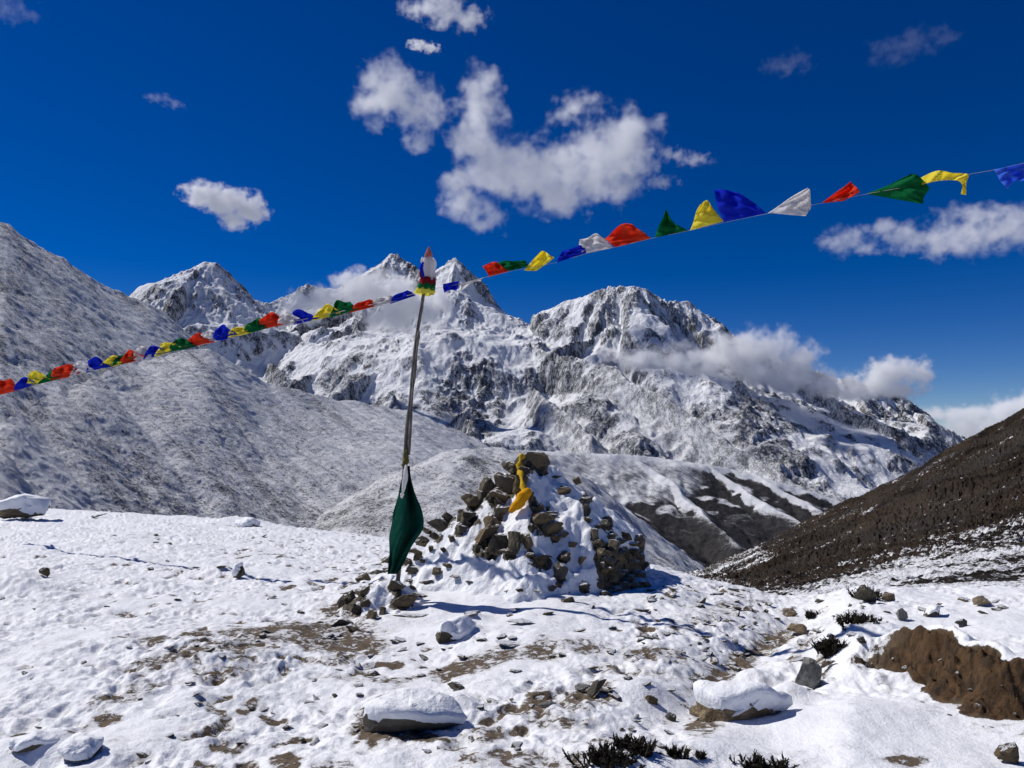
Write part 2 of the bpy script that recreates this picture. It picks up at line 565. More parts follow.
def build_left_hills():
    # far hill, crest from the picture's left edge down to the right
    cols = [-420, -200, 0, 60, 105, 150, 200, 260, 330, 400, 520]
    yc = np.array([1300, 1400, 1500, 1600, 1700, 1800, 1950, 2100, 2250, 2400, 2600.0])
    crest = np.array([40, 120, 224, 262, 289, 312, 346, 385, 415, 440, 470.0])
    rows = [0.28, 0.5, 0.75, 0.92, 1.0, 1.06, 1.25]
    n_px, n_y = 700, 360
    pq = np.linspace(cols[0], cols[-1], n_px)
    tq = np.concatenate([np.linspace(0.28, 1.02, 300), np.linspace(1.025, 1.25, 60)])
    PX, Tq = np.meshgrid(pq, tq)
    Yc = np.interp(PX, cols, yc)
    Zc = np.stack([zrow(a, b) for a, b in zip(yc, crest)])
    zc = pchip(np.array(cols, float), Zc, pq)[None, :].repeat(n_y, 0)
    Y = Tq * Yc
    X = (PX - 512) / F_PX * Y
    foot = zrow(1, np.interp(PX, [-420, 0, 90, 200, 520], [530, 545, 580, 640, 700])) * 0.28 * Yc
    k = np.clip((Tq - 0.28) / 0.72, 0, 1)
    Z = foot + (zc - foot) * k ** 1.15
    Z = np.where(Tq > 1, zc - (Tq - 1) * Yc * 0.5, Z)
    Z += 16 * fbm(X / 330, Y / 330, 4, 70) * sstep(0.28, 0.5, Tq) + 3.0 * fbm(X / 45, Y / 45, 4, 71) + 1.6 * ridged(X / 22, Y / 22, 3, 72)
    snow = 0.26 + 0.25 * fbm(X / 260, Y / 400, 3, 73)
    a = structure(grid_object('hills', X, Y, Z, MAT_HILL, {'veg': np.zeros_like(Z), 'snow': snow}))
    # nearer spur: rises from the lower left to its shoulder and runs on to the right
    cols = [-420, -200, 0, 50, 92, 150, 203, 230, 262, 300, 345, 400, 460, 530, 600, 680]
    yc = np.array([380, 430, 580, 770, 930, 1180, 1310, 1330, 1380, 1450, 1550, 1650, 1750, 1850, 1900, 1900.0])
    crest = np.array([512, 484, 424, 398, 376, 358, 345, 359, 377, 388, 399, 411, 432, 470, 530, 600.0])
    pq = np.linspace(cols[0], cols[-1], 760)
    tq = np.concatenate([np.linspace(0.0, 1.0, 440), np.linspace(1.005, 1.3, 50)])
    PX, Tq = np.meshgrid(pq, tq)
    Yc = pchip(np.array(cols, float), yc, pq)[None, :].repeat(len(tq), 0)
    zc = pchip(np.array(cols, float), np.stack([zrow(a_, b_) for a_, b_ in zip(yc, crest)]), pq)[None, :].repeat(len(tq), 0)
    Y0 = np.interp(PX, [-420, 0, 92, 203, 300], [250, 330, 450, 590, 650])
    Y = np.where(Tq <= 1, Y0 * (Yc / Y0) ** np.clip(Tq, 0, 1), Yc * Tq)
    X = (PX - 512) / F_PX * Y
    foot_py = np.interp(PX, [-420, 0, 200, 400, 500, 600, 680], [540, 552, 588, 612, 630, 650, 665])
    foot = zrow(1, foot_py) * Y0
    k = np.clip((Y - Y0) / (Yc - Y0), 0, 1)
    Z = foot + (zc - foot) * (0.92 * k + 0.08 * k ** 2)
    Z = np.where(Tq > 1, zc - (Tq - 1) * Yc * 0.55, Z)
    w = sstep(1.0, 1.25, Y / Y0)
    Z += w * (9 * fbm(X / 240, Y / 240, 4, 75)) + np.clip(Y / 500, 0.15, 1.0) * (1.8 * fbm(X / 30, Y / 30, 4, 76) + 1.0 * ridged(X / 13, Y / 13, 3, 77))
    # shallow gullies running down to the right
    g = X * 0.69 + Y * 0.73
    Z -= w * 5 * (1 - np.abs(perlin(g / 70, (X * 0.6 - Y * 0.8) / 900, 78))) ** 3
    snow = 0.24 + 0.14 * sstep(220, -20, PX) + 0.20 * fbm(g / 110, (X * 0.6 - Y * 0.8) / 900, 3, 79) + 0.25 * sstep(250, 520, PX)  # extra cover leftward brightens, by colour, the slope facing away from the sun
    veg = 0.35 * sstep(0.2, 0.6, perlin(X / 260, Y / 420, 80)) * sstep(330, 460, PX)
    b = structure(grid_object('hills', X, Y, Z, MAT_HILL, {'veg': veg, 'snow': snow}))
    # pale hummocky shelf in the valley behind the cairn
    cols = [270, 300, 335, 362, 388, 420, 450, 500, 540, 570, 600, 640, 690, 740]
    yc = np.array([820, 830, 850, 880, 910, 950, 990, 1050, 1100, 1140, 1180, 1240, 1320, 1400.0])
    crest = np.array([545, 526, 505, 489, 474, 460, 452, 450, 453, 464, 487, 519, 556, 600.0])
    pq = np.linspace(cols[0], cols[-1], 480)
    tq = np.concatenate([np.linspace(0.0, 1.0, 260), np.linspace(1.005, 1.5, 60)])
    PX, Tq = np.meshgrid(pq, tq)
    Yc = pchip(np.array(cols, float), yc, pq)[None, :].repeat(len(tq), 0)
    zc = pchip(np.array(cols, float), np.stack([zrow(a_, b_) for a_, b_ in zip(yc, crest)]), pq)[None, :].repeat(len(tq), 0)
    Y0 = 520.0
    Y = np.where(Tq <= 1, Y0 * (Yc / Y0) ** np.clip(Tq, 0, 1), Yc * Tq)
    X = (PX - 512) / F_PX * Y
    foot = zrow(1, np.interp(PX, [270, 400, 540, 640, 740], [620, 620, 625, 640, 665])) * Y0
    k = np.clip((Y - Y0) / (Yc - Y0), 0, 1)
    Z = foot + (zc - foot) * k ** 0.9
    Z = np.where(Tq > 1, zc - (Tq - 1) * Yc * 0.25, Z)
    w = sstep(520, 700, Y)
    Z += w * (8.0 * fbm(X / 100, Y / 130, 4, 170) + 7.0 * np.minimum(perlin(X / 70, Y / 90, 171), 0)) + w * 1.2 * fbm(X / 18, Y / 18, 3, 172)
    hol = sstep(0.1, 0.5, perlin(X / 95, Y / 120, 173))
    snow = 0.10 + 0.34 * sstep(340, 480, PX) + 0.25 * fbm(X / 80, Y / 110, 3, 174) - 0.40 * hol
    structure(grid_object('hills', X, Y, Z, MAT_HILL, {'veg': np.zeros_like(Z), 'snow': snow}))
    return a, b


def build_moraine():
    ridges = [
        R((250, 470, 2.5), (360, 466, 3.0), (400, 456, 3.2), (450, 449, 3.3), (520, 450, 3.4), (570, 452, 3.4), (640, 455, 3.4), (690, 462, 3.4),
          (730, 469, 3.4), (760, 476, 3.35), (800, 488, 3.3), (850, 505, 3.2), (900, 525, 3.0)),
        R((520, 450, 3.4), (560, 466, 3.2), (600, 490, 2.95), (640, 520, 2.7), (690, 556, 2.45)),
        R((630, 455, 3.4), (668, 478, 3.2), (690, 505, 2.98), (714, 524, 2.8), (740, 545, 2.6)),
        R((705, 464, 3.4), (740, 488, 3.2), (775, 510, 3.0), (806, 524, 2.85), (840, 545, 2.7)),
        R((760, 476, 3.35), (800, 500, 3.15), (836, 520, 3.0)),
        R((440, 452, 3.3), (470, 475, 2.8), (540, 500, 2.4), (610, 540, 2.1), (650, 570, 1.9)),
    ]
    pq = np.linspace(240, 960, 620)
    yq = np.linspace(1300, 4300, 460)
    PX, Y = np.meshgrid(pq, yq)
    X = (PX - 512) / F_PX * Y
    wx = X + 25 * fbm(X / 200, Y / 200, 3, 90)
    wy = Y + 25 * fbm(X / 200, Y / 200, 3, 91)
    H, T, D, I = ridge_field(wx, wy, ridges, 0.62, 0.42, 120.0, -500)
    floor = zrow(1, np.interp(PX, [240, 400, 520, 640, 700, 960], [520, 530, 552, 574, 580, 590])) * np.clip(Y, 0, 2500)
    H = np.maximum(H, floor + 6 * fbm(X / 150, Y / 150, 4, 92))
    H = H + sstep(30, 200, D) * (9 * fbm(X / 120, Y / 120, 4, 93) - 8 * (1 - np.abs(perlin(T / 60, D / 500, 94))) ** 2) + 2.0 * fbm(X / 28, Y / 28, 3, 95)
    gy, gx = np.gradient(blur(H, 2))
    dY = yq[1] - yq[0]
    slx = gx / ((pq[1] - pq[0]) / F_PX * Y)
    sly = gy / dY
    sl = np.hypot(slx, sly)
    # shrubs on the steep flanks low down over the gorge
    low = sstep(-170, -290, H + 30 * fbm(X / 110, Y / 110, 3, 98))
    veg = sstep(0.30, 0.48, sl + 0.10 * fbm(X / 90, Y / 90, 4, 96)) * sstep(560, 640, PX) * sstep(28, 52, D + 30 * fbm(X / 60, Y / 60, 3, 99)) * np.clip(low + 0.8 * sstep(685, 715, PX), 0, 1)
    veg = np.maximum(veg, sstep(600, 650, PX) * sstep(-250, -330, H))
    snow = 0.34 + 0.3 * fbm(X / 170, Y / 170, 4, 97) - 0.25 * sstep(0.3, 0.6, sl)
    snow = snow + 0.5 * sstep(80, 10, D) * sstep(560, 640, PX)
    return structure(grid_object('hills', X, Y, H, MAT_HILL, {'veg': veg * 1.1, 'snow': snow}))


def build_valley_floor():
    m = NT('valley_floor_snow')
    p = m.pos()
    f = m.noise(p, 0.03, 8, 0.7)
    col = m.mix(m.ramp(f, 0.42, 0.58), (0.06, 0.055, 0.05), (0.7, 0.71, 0.73))
    m.bsdf(col, 0.9, spec=0.1)
    k = 90000.0
    X = np.array([[-k, k], [-k, k]])
    Y = np.array([[-k, -k], [k, k]])
    return structure(grid_object('terrain', X, Y, np.full((2, 2), -560.0), m.mat))


def mat_brown_hill():
    m = NT('heath_and_patchy_snow')
    p = m.pos()
    f1 = m.noise(p, 0.9, 6, 0.7)
    f2 = m.noise(m.scale(p, (0.5, 1.0, 1.0)), 0.12, 6, 0.68, 0.5)
    f3 = m.noise(p, 0.03, 4, 0.6)
    v = m.math('ADD', m.math('MULTIPLY', m.math('SUBTRACT', f1, 0.5), 2.2), m.math('MULTIPLY', m.math('SUBTRACT', f2, 0.5), 2.2))
    v = m.math('ADD', v, m.attr('snow'))
    cover = m.ramp(v, -0.04, 0.20)
    heath = m.mix(m.ramp(f2, 0.35, 0.65), (0.010, 0.008, 0.007), (0.040, 0.029, 0.020))
    heath = m.mix(m.ramp(m.noise(p, 0.012, 5, 0.65), 0.45, 0.60, 0.0, 0.7), heath, (0.052, 0.047, 0.043))
    heath = m.mix(m.ramp(f3, 0.42, 0.62, 0.0, 0.6), heath, (0.058, 0.042, 0.029))
    heath = m.mix(m.ramp(f1, 0.44, 0.34, 0.0, 0.9), heath, (0.006, 0.006, 0.005))
    heath = m.mix(m.ramp(f1, 0.60, 0.72, 0.0, 0.8), heath, (0.13, 0.11, 0.085))
    col = m.mix(cover, heath, SNOW)
    m.bsdf(col, 0.95, m.bump(m.math('ADD', f1, m.math('MULTIPLY', f2, 3.0)), 0.8, 1.0), spec=0.08)
    return m.mat


def build_brown_hill():
    cols = [560, 640, 690, 740, 790, 840, 900, 960, 1024, 1150, 1400]
    rows = [14, 28, 60, 120, 220, 400, 620, 680, 900]
    pys = {
        14:  [640, 640, 640, 640, 640, 640, 630, 630, 630, 630, 630],
        28:  [622, 622, 622, 620, 618, 612, 604, 600, 596, 590, 580],
        60:  [612, 610, 610, 607, 600, 590, 580, 572, 565, 552, 520],
        120: [604, 601, 600, 595, 584, 570, 556, 543, 528, 498, 440],
        220: [598, 594, 592, 582, 566, 548, 530, 510, 486, 440, 360],
        400: [592, 588, 584, 566, 544, 524, 496, 470, 440, 384, 280],
        620: [588, 584, 577, 556, 530, 506, 478, 448, 417, 355, 235],
        680: [592, 588, 582, 562, 538, 514, 487, 458, 428, 368, 250],
        900: [600, 597, 594, 580, 560, 540, 515, 490, 465, 410, 300],
    }
    M = [zrow(r, pys[r]) for r in rows]
    pq = np.linspace(cols[0], cols[-1], 1300)
    yq = np.exp(np.concatenate([np.linspace(math.log(14), math.log(640), 760), np.linspace(math.log(645), math.log(900), 30)]))
    X, Y, Z = loft(cols, rows, M, pq, yq)
    PX = np.meshgrid(pq, yq)[0]
    amp = np.clip(Y / 300, 0.05, 1.0)
    Z += amp * (5.0 * fbm(X / 90, Y / 90, 4, 110) * sstep(30, 200, Y) + 1.2 * fbm(X / 14, Y / 14, 4, 111)) + 0.55 * np.clip(Y / 80, 0.3, 2.2) * ridged(X / 3.2, Y / 3.2, 4, 112)
    # snow lies in patches on the gentler lower apron and thins out uphill
    py = px_of(X, Y, Z)[1]
    apron = sstep(-6, 24, py - np.interp(PX, [690, 760, 850, 940, 1024], [560, 580, 558, 532, 506]))
    snow = -0.43 + 0.46 * apron + 0.25 * fbm(X / 40, Y / 40, 4, 113)
    edge = sstep(0.0, 1.0, 1 - np.abs(PX - 730) / 70) * sstep(150, 300, Y)
    snow = snow + 0.42 * edge
    return structure(grid_object('hills', X, Y, Z, mat_brown_hill(), {'snow': snow}))


build_left_hills()
build_moraine()
build_valley_floor()
build_brown_hill()


# ------------------------------------------------------------------ near ground
E_PX = [-500, -300, 0, 100, 240, 380, 500, 600, 660, 700, 760, 800, 850, 900, 1024, 1524]
E_Y = [42, 38, 33, 31, 28, 22, 18, 14.5, 12.5, 11.5, 10.5, 9.8, 9.0, 9.0, 9.0, 9.0]
E_PY = [500, 502, 507, 512, 521, 538, 552, 564, 574, 588, 606, 612, 602, 598, 597, 592]
E_Z = [float(zrow(y, p)) for y, p in zip(E_Y, E_PY)]


def sdist(x, y, pts):
    """distance to a polyline and which side of it (left of travel = +)"""
    best = np.full(np.shape(x), 1e9)
    side = np.zeros(np.shape(x))
    for (ax, ay), (bx, by) in zip(pts[:-1], pts[1:]):
        dx, dy = bx - ax, by - ay
        t = np.clip(((x - ax) * dx + (y - ay) * dy) / (dx * dx + dy * dy), 0, 1)
        d = np.hypot(x - ax - t * dx, y - ay - t * dy)
        c = dx * (y - ay) - dy * (x - ax)
        k = d < best - 1e-9
        best = np.where(k, d, best)
        side = np.where(k, np.sign(c), side)
    return best, side


def flat(px, py):
    """rough place on the plateau that is seen at px,py"""
    t = -1.74 / float(zrow(1, py)) if py > 470 else 30
    for _ in range(6):
        z = base_z(np.array([(px - 512) / F_PX * t]), np.array([t]))[0]
        t = z / float(zrow(1, py))
    return ((px - 512) / F_PX * t, t)


def base_z(x, y):
    px = 512 + F_PX * x / np.maximum(y, 0.5)
    E = pchip(E_PX, E_Y, np.clip(px, -500, 1524).ravel()).reshape(px.shape)
    zE = pchip(E_PX, E_Z, np.clip(px, -500, 1524).ravel()).reshape(px.shape)
    z = -1.7 + (zE + 1.7) * (np.minimum(y, E) - 3) / (E - 3)
    d = np.maximum(y - E, 0)
    return z - 0.02 * d - 0.42 * d * d / (d + 5.0)


CUT = [(2.55, 7.0), (2.80, 6.35), (2.95, 5.9), (2.86, 5.35), (2.92, 4.95), (3.2, 4.72), (3.7, 4.6), (5.5, 4.5)]
TRENCH = [flat(640, 730), flat(700, 690), flat(735, 655), flat(770, 630), flat(800, 618)]
MOUNDS = [  # px, py, radius, height, stretch across
    (14, 581, 0.62, 0.20, 1.5), (22, 592, 0.5, 0.16, 1.6), (-30, 500, 1.6, 0.45, 1.3), (25, 505, 1.2, 0.35, 1.5),
    (240, 522, 0.9, 0.22, 1.4), (225, 575, 0.35, 0.13, 1.3), (160, 590, 0.3, 0.10, 1.5), (205, 668, 0.2, 0.07, 1.6),
    (30, 752, 0.16, 0.05, 1.5), (72, 752, 0.17, 0.07, 1.4),
    (520, 650, 0.5, 0.10, 1.8), (640, 690, 0.28, 0.10, 1.4), (450, 640, 0.35, 0.10, 1.5),
    (860, 635, 0.45, 0.16, 1.3), (850, 672, 0.24, 0.06, 1.3), (840, 715, 0.5, 0.08, 1.8),
    (690, 755, 0.22, 0.06, 1.5), (778, 700, 0.22, 0.13, 1.3), (745, 668, 0.22, 0.12, 1.3), (456, 714, 0.17, 0.13, 1.3), (415, 700, 0.2, 0.10, 1.6), (470, 630, 0.16, 0.08, 1.2), (70, 748, 0.16, 0.05, 1.4), (12, 500, 1.1, 0.25, 1.4), (610, 765, 0.3, 0.05, 1.5), (860, 745, 0.3, 0.05, 1.7), (380, 730, 0.22, 0.05, 1.5),
]
MOUNDS = [flat(a, b) + (r, h, k) for a, b, r, h, k in MOUNDS]
CAIRN = (P(531, 455, 10.8).x, 10.8)
PILE = (P(385, 600, 9.1).x, 9.25)


def ground_z(x, y, fine=True):
    z = base_z(x, y)
    near = sstep(60, 25, y)
    z = z + near * 0.07 * fbm(x / 1.9, y / 2.6, 3, 130) + 0.02 * fbm(x / 0.55, y / 0.55, 3, 131) * near
    for mx, my, r, h, k in MOUNDS:
        d2 = ((x - mx) / (r * k)) ** 2 + ((y - my) / r) ** 2
        z = z + h * np.exp(-d2 * 1.6)
    # snow bank around the cairn and the flag pole
    d2 = ((x - CAIRN[0] + 0.3) / 2.6) ** 2 + ((y - CAIRN[1] + 0.3) / 2.2) ** 2
    z = z + 0.34 * np.exp(-d2 * 1.2)
    # sunken footpath
    d, sd = sdist(x, y, TRENCH)
    z = z - 0.10 * np.exp(-(d / 0.28) ** 2)
    # eroded bank on the right
    d, sd = sdist(x, y, CUT)
    w = 0.10 * fbm(x / 0.40, y / 0.40, 4, 133)
    q = d * sd + w
    up = sstep(-0.02, 0.30, q)
    z = z + up * 0.26 * np.exp(-np.maximum(q - 0.3, 0) / 2.6) * sstep(7.2, 6.0, y)
    z = z + (0.075 + 0.05 * perlin(x / 0.3, y / 0.3, 144)) * np.exp(-((q - 0.37) / 0.11) ** 2) * sstep(7.0, 6.2, y)       # lip of snow along the top
    if fine:
        sft = soft_mask(x, y)
        tr = fbm(x / 0.16 + 0.3 * perlin(x / 0.3, y / 0.3, 140), y / 0.20, 3, 134)
        vary = np.clip(0.75 + 0.75 * fbm(x / 1.1, y / 1.6, 3, 146), 0.15, 1.5)      # trodden here, drifted there
        z = z + near * (1 - 0.85 * sft) * vary * (0.025 * tr + 0.012 * perlin(x / 0.075, y / 0.10, 145) + 0.036 * np.minimum(perlin(x / 0.20, y / 0.26, 135) + 0.15, 0) * 2)
        cut = sstep(0.0, 0.06, q) * sstep(0.36, 0.26, q) * sstep(7.0, 6.2, y)
        z = z + cut * (0.05 * fbm(x / 0.16 + z * 3, z / 0.10, 4, 137) + 0.03 * ridged(x / 0.22 - z * 4, y / 0.25, 3, 138) + 0.03 * np.maximum(perlin(x / 0.055 + z * 9, y / 0.055 - z * 7, 139), 0) - 0.03)
    return z


def soft_mask(x, y):
    """where the snow is deep and smooth, untrodden"""
    m = np.zeros(np.shape(x))
    for px, py, rx, ry in [(850, 725, 170, 50), (980, 630, 120, 30), (500, 620, 120, 25), (520, 660, 70, 18), (420, 715, 50, 20), (430, 625, 60, 25), (90, 745, 90, 14), (650, 690, 40, 20), (740, 690, 60, 25)]:
        cx, cy = flat(px, py)
        sx, sy = rx / F_PX * cy, max(ry / F_PX * cy * cy / 1.75, 0.2)
        m = np.maximum(m, np.exp(-(((x - cx) / sx) ** 2 + ((y - cy) / sy) ** 2) ** 2))
    return m


SOIL = [  # px, py, half width, half height, tilt, strength   bare strips and patches
    (200, 655, 75, 9, -0.16, .74), (290, 630, 75, 10, -0.1, .78), (340, 637, 44, 11, 0, .85), (115, 690, 55, 7, -0.2, .5), (350, 612, 34, 7, 0, .7), (230, 668, 40, 6, -.2, .6),
    (395, 668, 32, 4, -0.1, .7), (475, 660, 45, 7, -0.12, .85), (560, 652, 60, 6, -0.08, .7), (650, 650, 40, 7, 0.05, .6),
    (585, 697, 28, 13, -0.4, 1.0), (540, 700, 14, 12, 0, .9), (560, 720, 40, 12, 0.1, .6), (486, 735, 18, 9, 0, .9), (480, 760, 30, 8, 0, .5),
    (376, 716, 20, 20, 0.9, 1.2), (408, 733, 36, 5, 0.18, 1.1),
    (25, 727, 13, 4, 0, 1.1), (108, 707, 12, 4, 0, 1.1), (72, 737, 12, 4, 0, .9), (205, 754, 11, 6, 0, 1.1), (218, 735, 8, 3, 0, 1.), (240, 734, 9, 4, -.4, 1.), (90, 764, 12, 5, 0, 1.),
    (155, 640, 14, 5, 0, .7), (195, 635, 20, 4, 0, .7), (170, 660, 40, 5, 0, .5), (248, 694, 13, 4, -0.5, .9), (300, 724, 14, 4, 0, .7), (285, 750, 14, 8, 0, .8),
    (700, 715, 16, 20, 0, .9), (720, 690, 12, 14, 0, .5), (735, 650, 50, 8, -0.5, .75), (770, 632, 30, 8, -.4, .8), (600, 745, 40, 5, 0, .5), (530, 755, 25, 5, 0, .7),
    (690, 700, 40, 14, 0, .35), (655, 725, 40, 8, 0, .4), (640, 665, 60, 5, 0, .5), (905, 750, 22, 4, 0, .8), (820, 660, 14, 8, -.8, .8), (805, 640, 22, 6, -.7, .6), (330, 655, 30, 4, 0, .5),
    (845, 615, 30, 5, -.2, .5), (720, 612, 50, 10, -.3, .45),
]


def mat_ground():
    m = NT('trodden_snow_and_soil')
    p = m.pos()
    n1 = m.noise(p, 13.0, 7, 0.74, 0.4)
    n2 = m.noise(p, 3.2, 5, 0.65)
    v = m.math('ADD', m.attr('soil'), m.math('MULTIPLY', m.math('SUBTRACT', n1, 0.5), 2.0))
    v = m.math('ADD', v, m.math('MULTIPLY', m.math('SUBTRACT', n2, 0.5), 1.1))
    bare = m.ramp(v, 0.44, 0.56)
    slush = m.ramp(v, 0.10, 0.45)
    soil = m.mix(m.noise(p, 30, 4, 0.7), (0.030, 0.021, 0.013), (0.20, 0.15, 0.10))
    soil = m.mix(m.math('MULTIPLY', m.attr('cut'), 0.9), soil, m.mix(m.ramp(m.noise(m.scale(p, (1, 1, 0.4)), 14, 7, 0.72, 0.6), 0.33, 0.68), (0.009, 0.005, 0.002), (0.092, 0.048, 0.019)))
    snow = m.mix(m.math('MULTIPLY', slush, 0.45), SNOW, (0.34, 0.31, 0.27))
    col = m.mix(bare, snow, soil)
    rough = m.ramp(bare, 0, 1, 0.6, 0.95)
    fine = m.math('ADD', m.noise(p, 60, 4, 0.65), m.math('MULTIPLY', m.noise(p, 16, 3, 0.6), 1.6))
    b = m.bsdf(col, rough, m.bump(m.math('ADD', fine, m.math('MULTIPLY', bare, -1.2)), 0.012, 0.65), spec=0.25)
    return m.mat


def build_ground():
    pq = np.concatenate([np.linspace(-500, -40, 120, endpoint=False), np.linspace(-40, 1064, 1250, endpoint=False), np.linspace(1064, 1524, 120)])
    yq = 1.0 / np.concatenate([np.linspace(1 / 1.6, 1 / 3.6, 40, endpoint=False), np.linspace(1 / 3.6, 1 / 36.0, 640, endpoint=False), np.linspace(1 / 36.0, 1 / 130.0, 40)])
    PX, Y = np.meshgrid(pq, yq)
    X = (PX - 512) / F_PX * Y
    Z = ground_z(X, Y)
    b = base_z(X, Y)
    vx, vy = px_of(X, Y, b + 0.05)
    soil = np.zeros_like(Z)
    for px, py, rx, ry, t, k in SOIL:
        c, s_ = math.cos(t), math.sin(t)
        u = ((vx - px) * c + (vy - py) * s_) / (rx * 1.25)
        v = (-(vx - px) * s_ + (vy - py) * c) / (ry * 1.25)
        soil = np.maximum(soil, k * np.exp(-(u * u + v * v) ** 1.3))
    # hollows between tread marks show through here and there
    hol = perlin(X / 0.20, Y / 0.26, 135)
    zone = 0.5 + 0.5 * np.clip(fbm(X / 1.3, Y / 1.8, 3, 141) * 1.3, -1, 1)
    zone = zone * (1 - soft_mask(X, Y)) * np.clip(0.25 + 0.9 * np.exp(-((vx - 400) / 300) ** 2) + 0.6 * np.exp(-((vx - 680) / 90) ** 2), 0, 1) * sstep(40, 14, Y)
    soil = np.maximum(soil, 1.0 * zone * sstep(-0.06, -0.40, hol))
    soil = np.minimum(soil, 0.66) - 0.10
    d, sd = sdist(X, Y, CUT)
    q = d * sd + 0.10 * fbm(X / 0.40, Y / 0.40, 4, 133)
    cut = sstep(-0.03, 0.03, q + 0.03 * fbm(X / 0.12, Y / 0.12, 3, 142)) * sstep(0.33, 0.29, q) * sstep(6.6, 6.1, Y)
    soil = np.maximum(soil, cut * 1.4)
    return structure(grid_object('ground', X, Y, Z, mat_ground(), {'soil': soil, 'cut': cut}))


ground = build_ground()


def on_ground(px, py):
    """point of the ground seen at px,py"""
    ys = 1.0 / np.linspace(1 / 2.2, 1 / 60.0, 700)
    r = ray(px, py)
    x, z = r.x / r.y * ys, r.z / r.y * ys
    g = ground_z(x, ys, False)
    k = np.nonzero(z <= g)[0]
    i = k[0] if len(k) else 400
    return Vector((x[i], ys[i], g[i]))


def gz(x, y):
    return float(ground_z(np.array([x]), np.array([y]), False)[0])


# ------------------------------------------------------------------ stones
def mat_stone(name, dark, light, warm, snow_from, snow_to):
    m = NT(name)
    tc = m.n('ShaderNodeTexCoord').outputs['Object']
    info = m.n('ShaderNodeObjectInfo').outputs['Random']
    off = m.n('ShaderNodeVectorMath', operation='ADD')
    m.set(off.inputs[0], tc)
    cmb = m.n('ShaderNodeCombineXYZ')
    for i in range(3):
        m.set(cmb.inputs[i], m.math('MULTIPLY', info, 37.0 + i * 11))
    m.set(off.inputs[1], cmb.outputs[0])
    p = off.outputs[0]
    n1 = m.noise(p, 2.2, 7, 0.68)
    n2 = m.noise(p, 8.0, 5, 0.7)
    col = m.mix(m.ramp(n1, 0.35, 0.66), dark, light)
    col = m.mix(m.ramp(m.math('FRACT', m.math('MULTIPLY', info, 7.0)), 0.3, 0.9, 0.0, 0.75), col, warm)
    col = m.mix(m.ramp(m.math('FRACT', m.math('MULTIPLY', info, 13.0)), 0.5, 1.0, 0.0, 0.7), col, m.mix(0.5, light, (0.14, 0.145, 0.14)))
    col = m.mix(m.ramp(n2, 0.60, 0.70, 0.0, 0.6), col, (0.27, 0.25, 0.17))
    col = m.mix(m.ramp(n2, 0.42, 0.32, 0.0, 0.6), col, (0.025, 0.022, 0.018))
    v = m.math('ADD', m.nrm_z(), m.math('MULTIPLY', m.math('SUBTRACT', m.noise(p, 2.6, 5, 0.65), 0.5), 1.1))
    cover = m.ramp(v, snow_from, snow_to)
    col = m.mix(cover, col, SNOW)
    m.bsdf(col, 0.85, m.bump(m.math('ADD', n1, m.math('MULTIPLY', n2, 0.35)), 0.09, 0.8), spec=0.2)
    return m.mat


MAT_STONE = mat_stone('lichen_stone', (0.045, 0.038, 0.027), (0.17, 0.14, 0.095), (0.20, 0.145, 0.08), 0.80, 0.92)
MAT_STONE_SNOWY = mat_stone('stone_dusted_with_snow', (0.045, 0.038, 0.028), (0.17, 0.135, 0.09), (0.20, 0.13, 0.07), 0.62, 0.78)
MAT_STONE_GREY = mat_stone('grey_stone', (0.12, 0.12, 0.11), (0.34, 0.33, 0.30), (0.28, 0.27, 0.25), 1.1, 1.3)
MAT_STONE_TAN = mat_stone('tan_stone', (0.10, 0.072, 0.042), (0.34, 0.26, 0.16), (0.36, 0.27, 0.16), 0.98, 1.15)


def mat_snow():
    m = NT('settled_snow')
    p = m.pos()
    f = m.math('ADD', m.noise(p, 40, 4, 0.6), m.math('MULTIPLY', m.noise(p, 9, 4, 0.6), 2.5))
    m.bsdf(SNOW, 0.6, m.bump(f, 0.014, 0.6), spec=0.25)
    return m.mat


MAT_SNOW = mat_snow()


def rock_mesh(name, seed, ax=(1, 0.8, 0.6), npts=16, mat=None, sub=2, foot=False):
    r = random.Random(seed)
    bm = bmesh.new()
    for i in range(npts):
        v = Vector((r.gauss(0, 1), r.gauss(0, 1), r.gauss(0, 1))).normalized() * r.uniform(0.8, 1.05)
        if foot and v.z < 0:                                  # bedded stone: broad below
            v = Vector((v.x * 1.15, v.y * 1.15, max(v.z, -0.5)))
        bm.verts.new((v.x * ax[0], v.y * ax[1], v.z * ax[2]))
    res = bmesh.ops.convex_hull(bm, input=bm.verts)
    junk = [e for e in res['geom_interior'] + res['geom_unused'] if isinstance(e, bmesh.types.BMVert)]
    if junk:
        bmesh.ops.delete(bm, geom=list(set(junk)), context='VERTS')
    bmesh.ops.bevel(bm, geom=list(bm.edges), offset=0.022, segments=1, affect='EDGES', profile=0.6, clamp_overlap=True)
    bmesh.ops.triangulate(bm, faces=bm.faces)
    for _ in range(sub):
        bmesh.ops.subdivide_edges(bm, edges=[e for e in bm.edges if e.calc_length() > 0.22], cuts=1)
        bmesh.ops.triangulate(bm, faces=bm.faces)
    bm.normal_update()
    co = np.array([v.co[:] for v in bm.verts])
    o = seed * 3.7
    d = 0.042 * fbm(co[:, 0] * 2.4 + o, co[:, 1] * 2.4 + co[:, 2] * 1.7, 3, 200) + 0.03 * perlin(co[:, 0] * 7 + o, co[:, 2] * 7 + co[:, 1] * 4, 201)
    for v, k in zip(bm.verts, d):
        v.co += v.normal * k
    me = bpy.data.meshes.new(name)
    bm.to_mesh(me)
    bm.free()
    if mat:
        me.materials.append(mat)
    return me


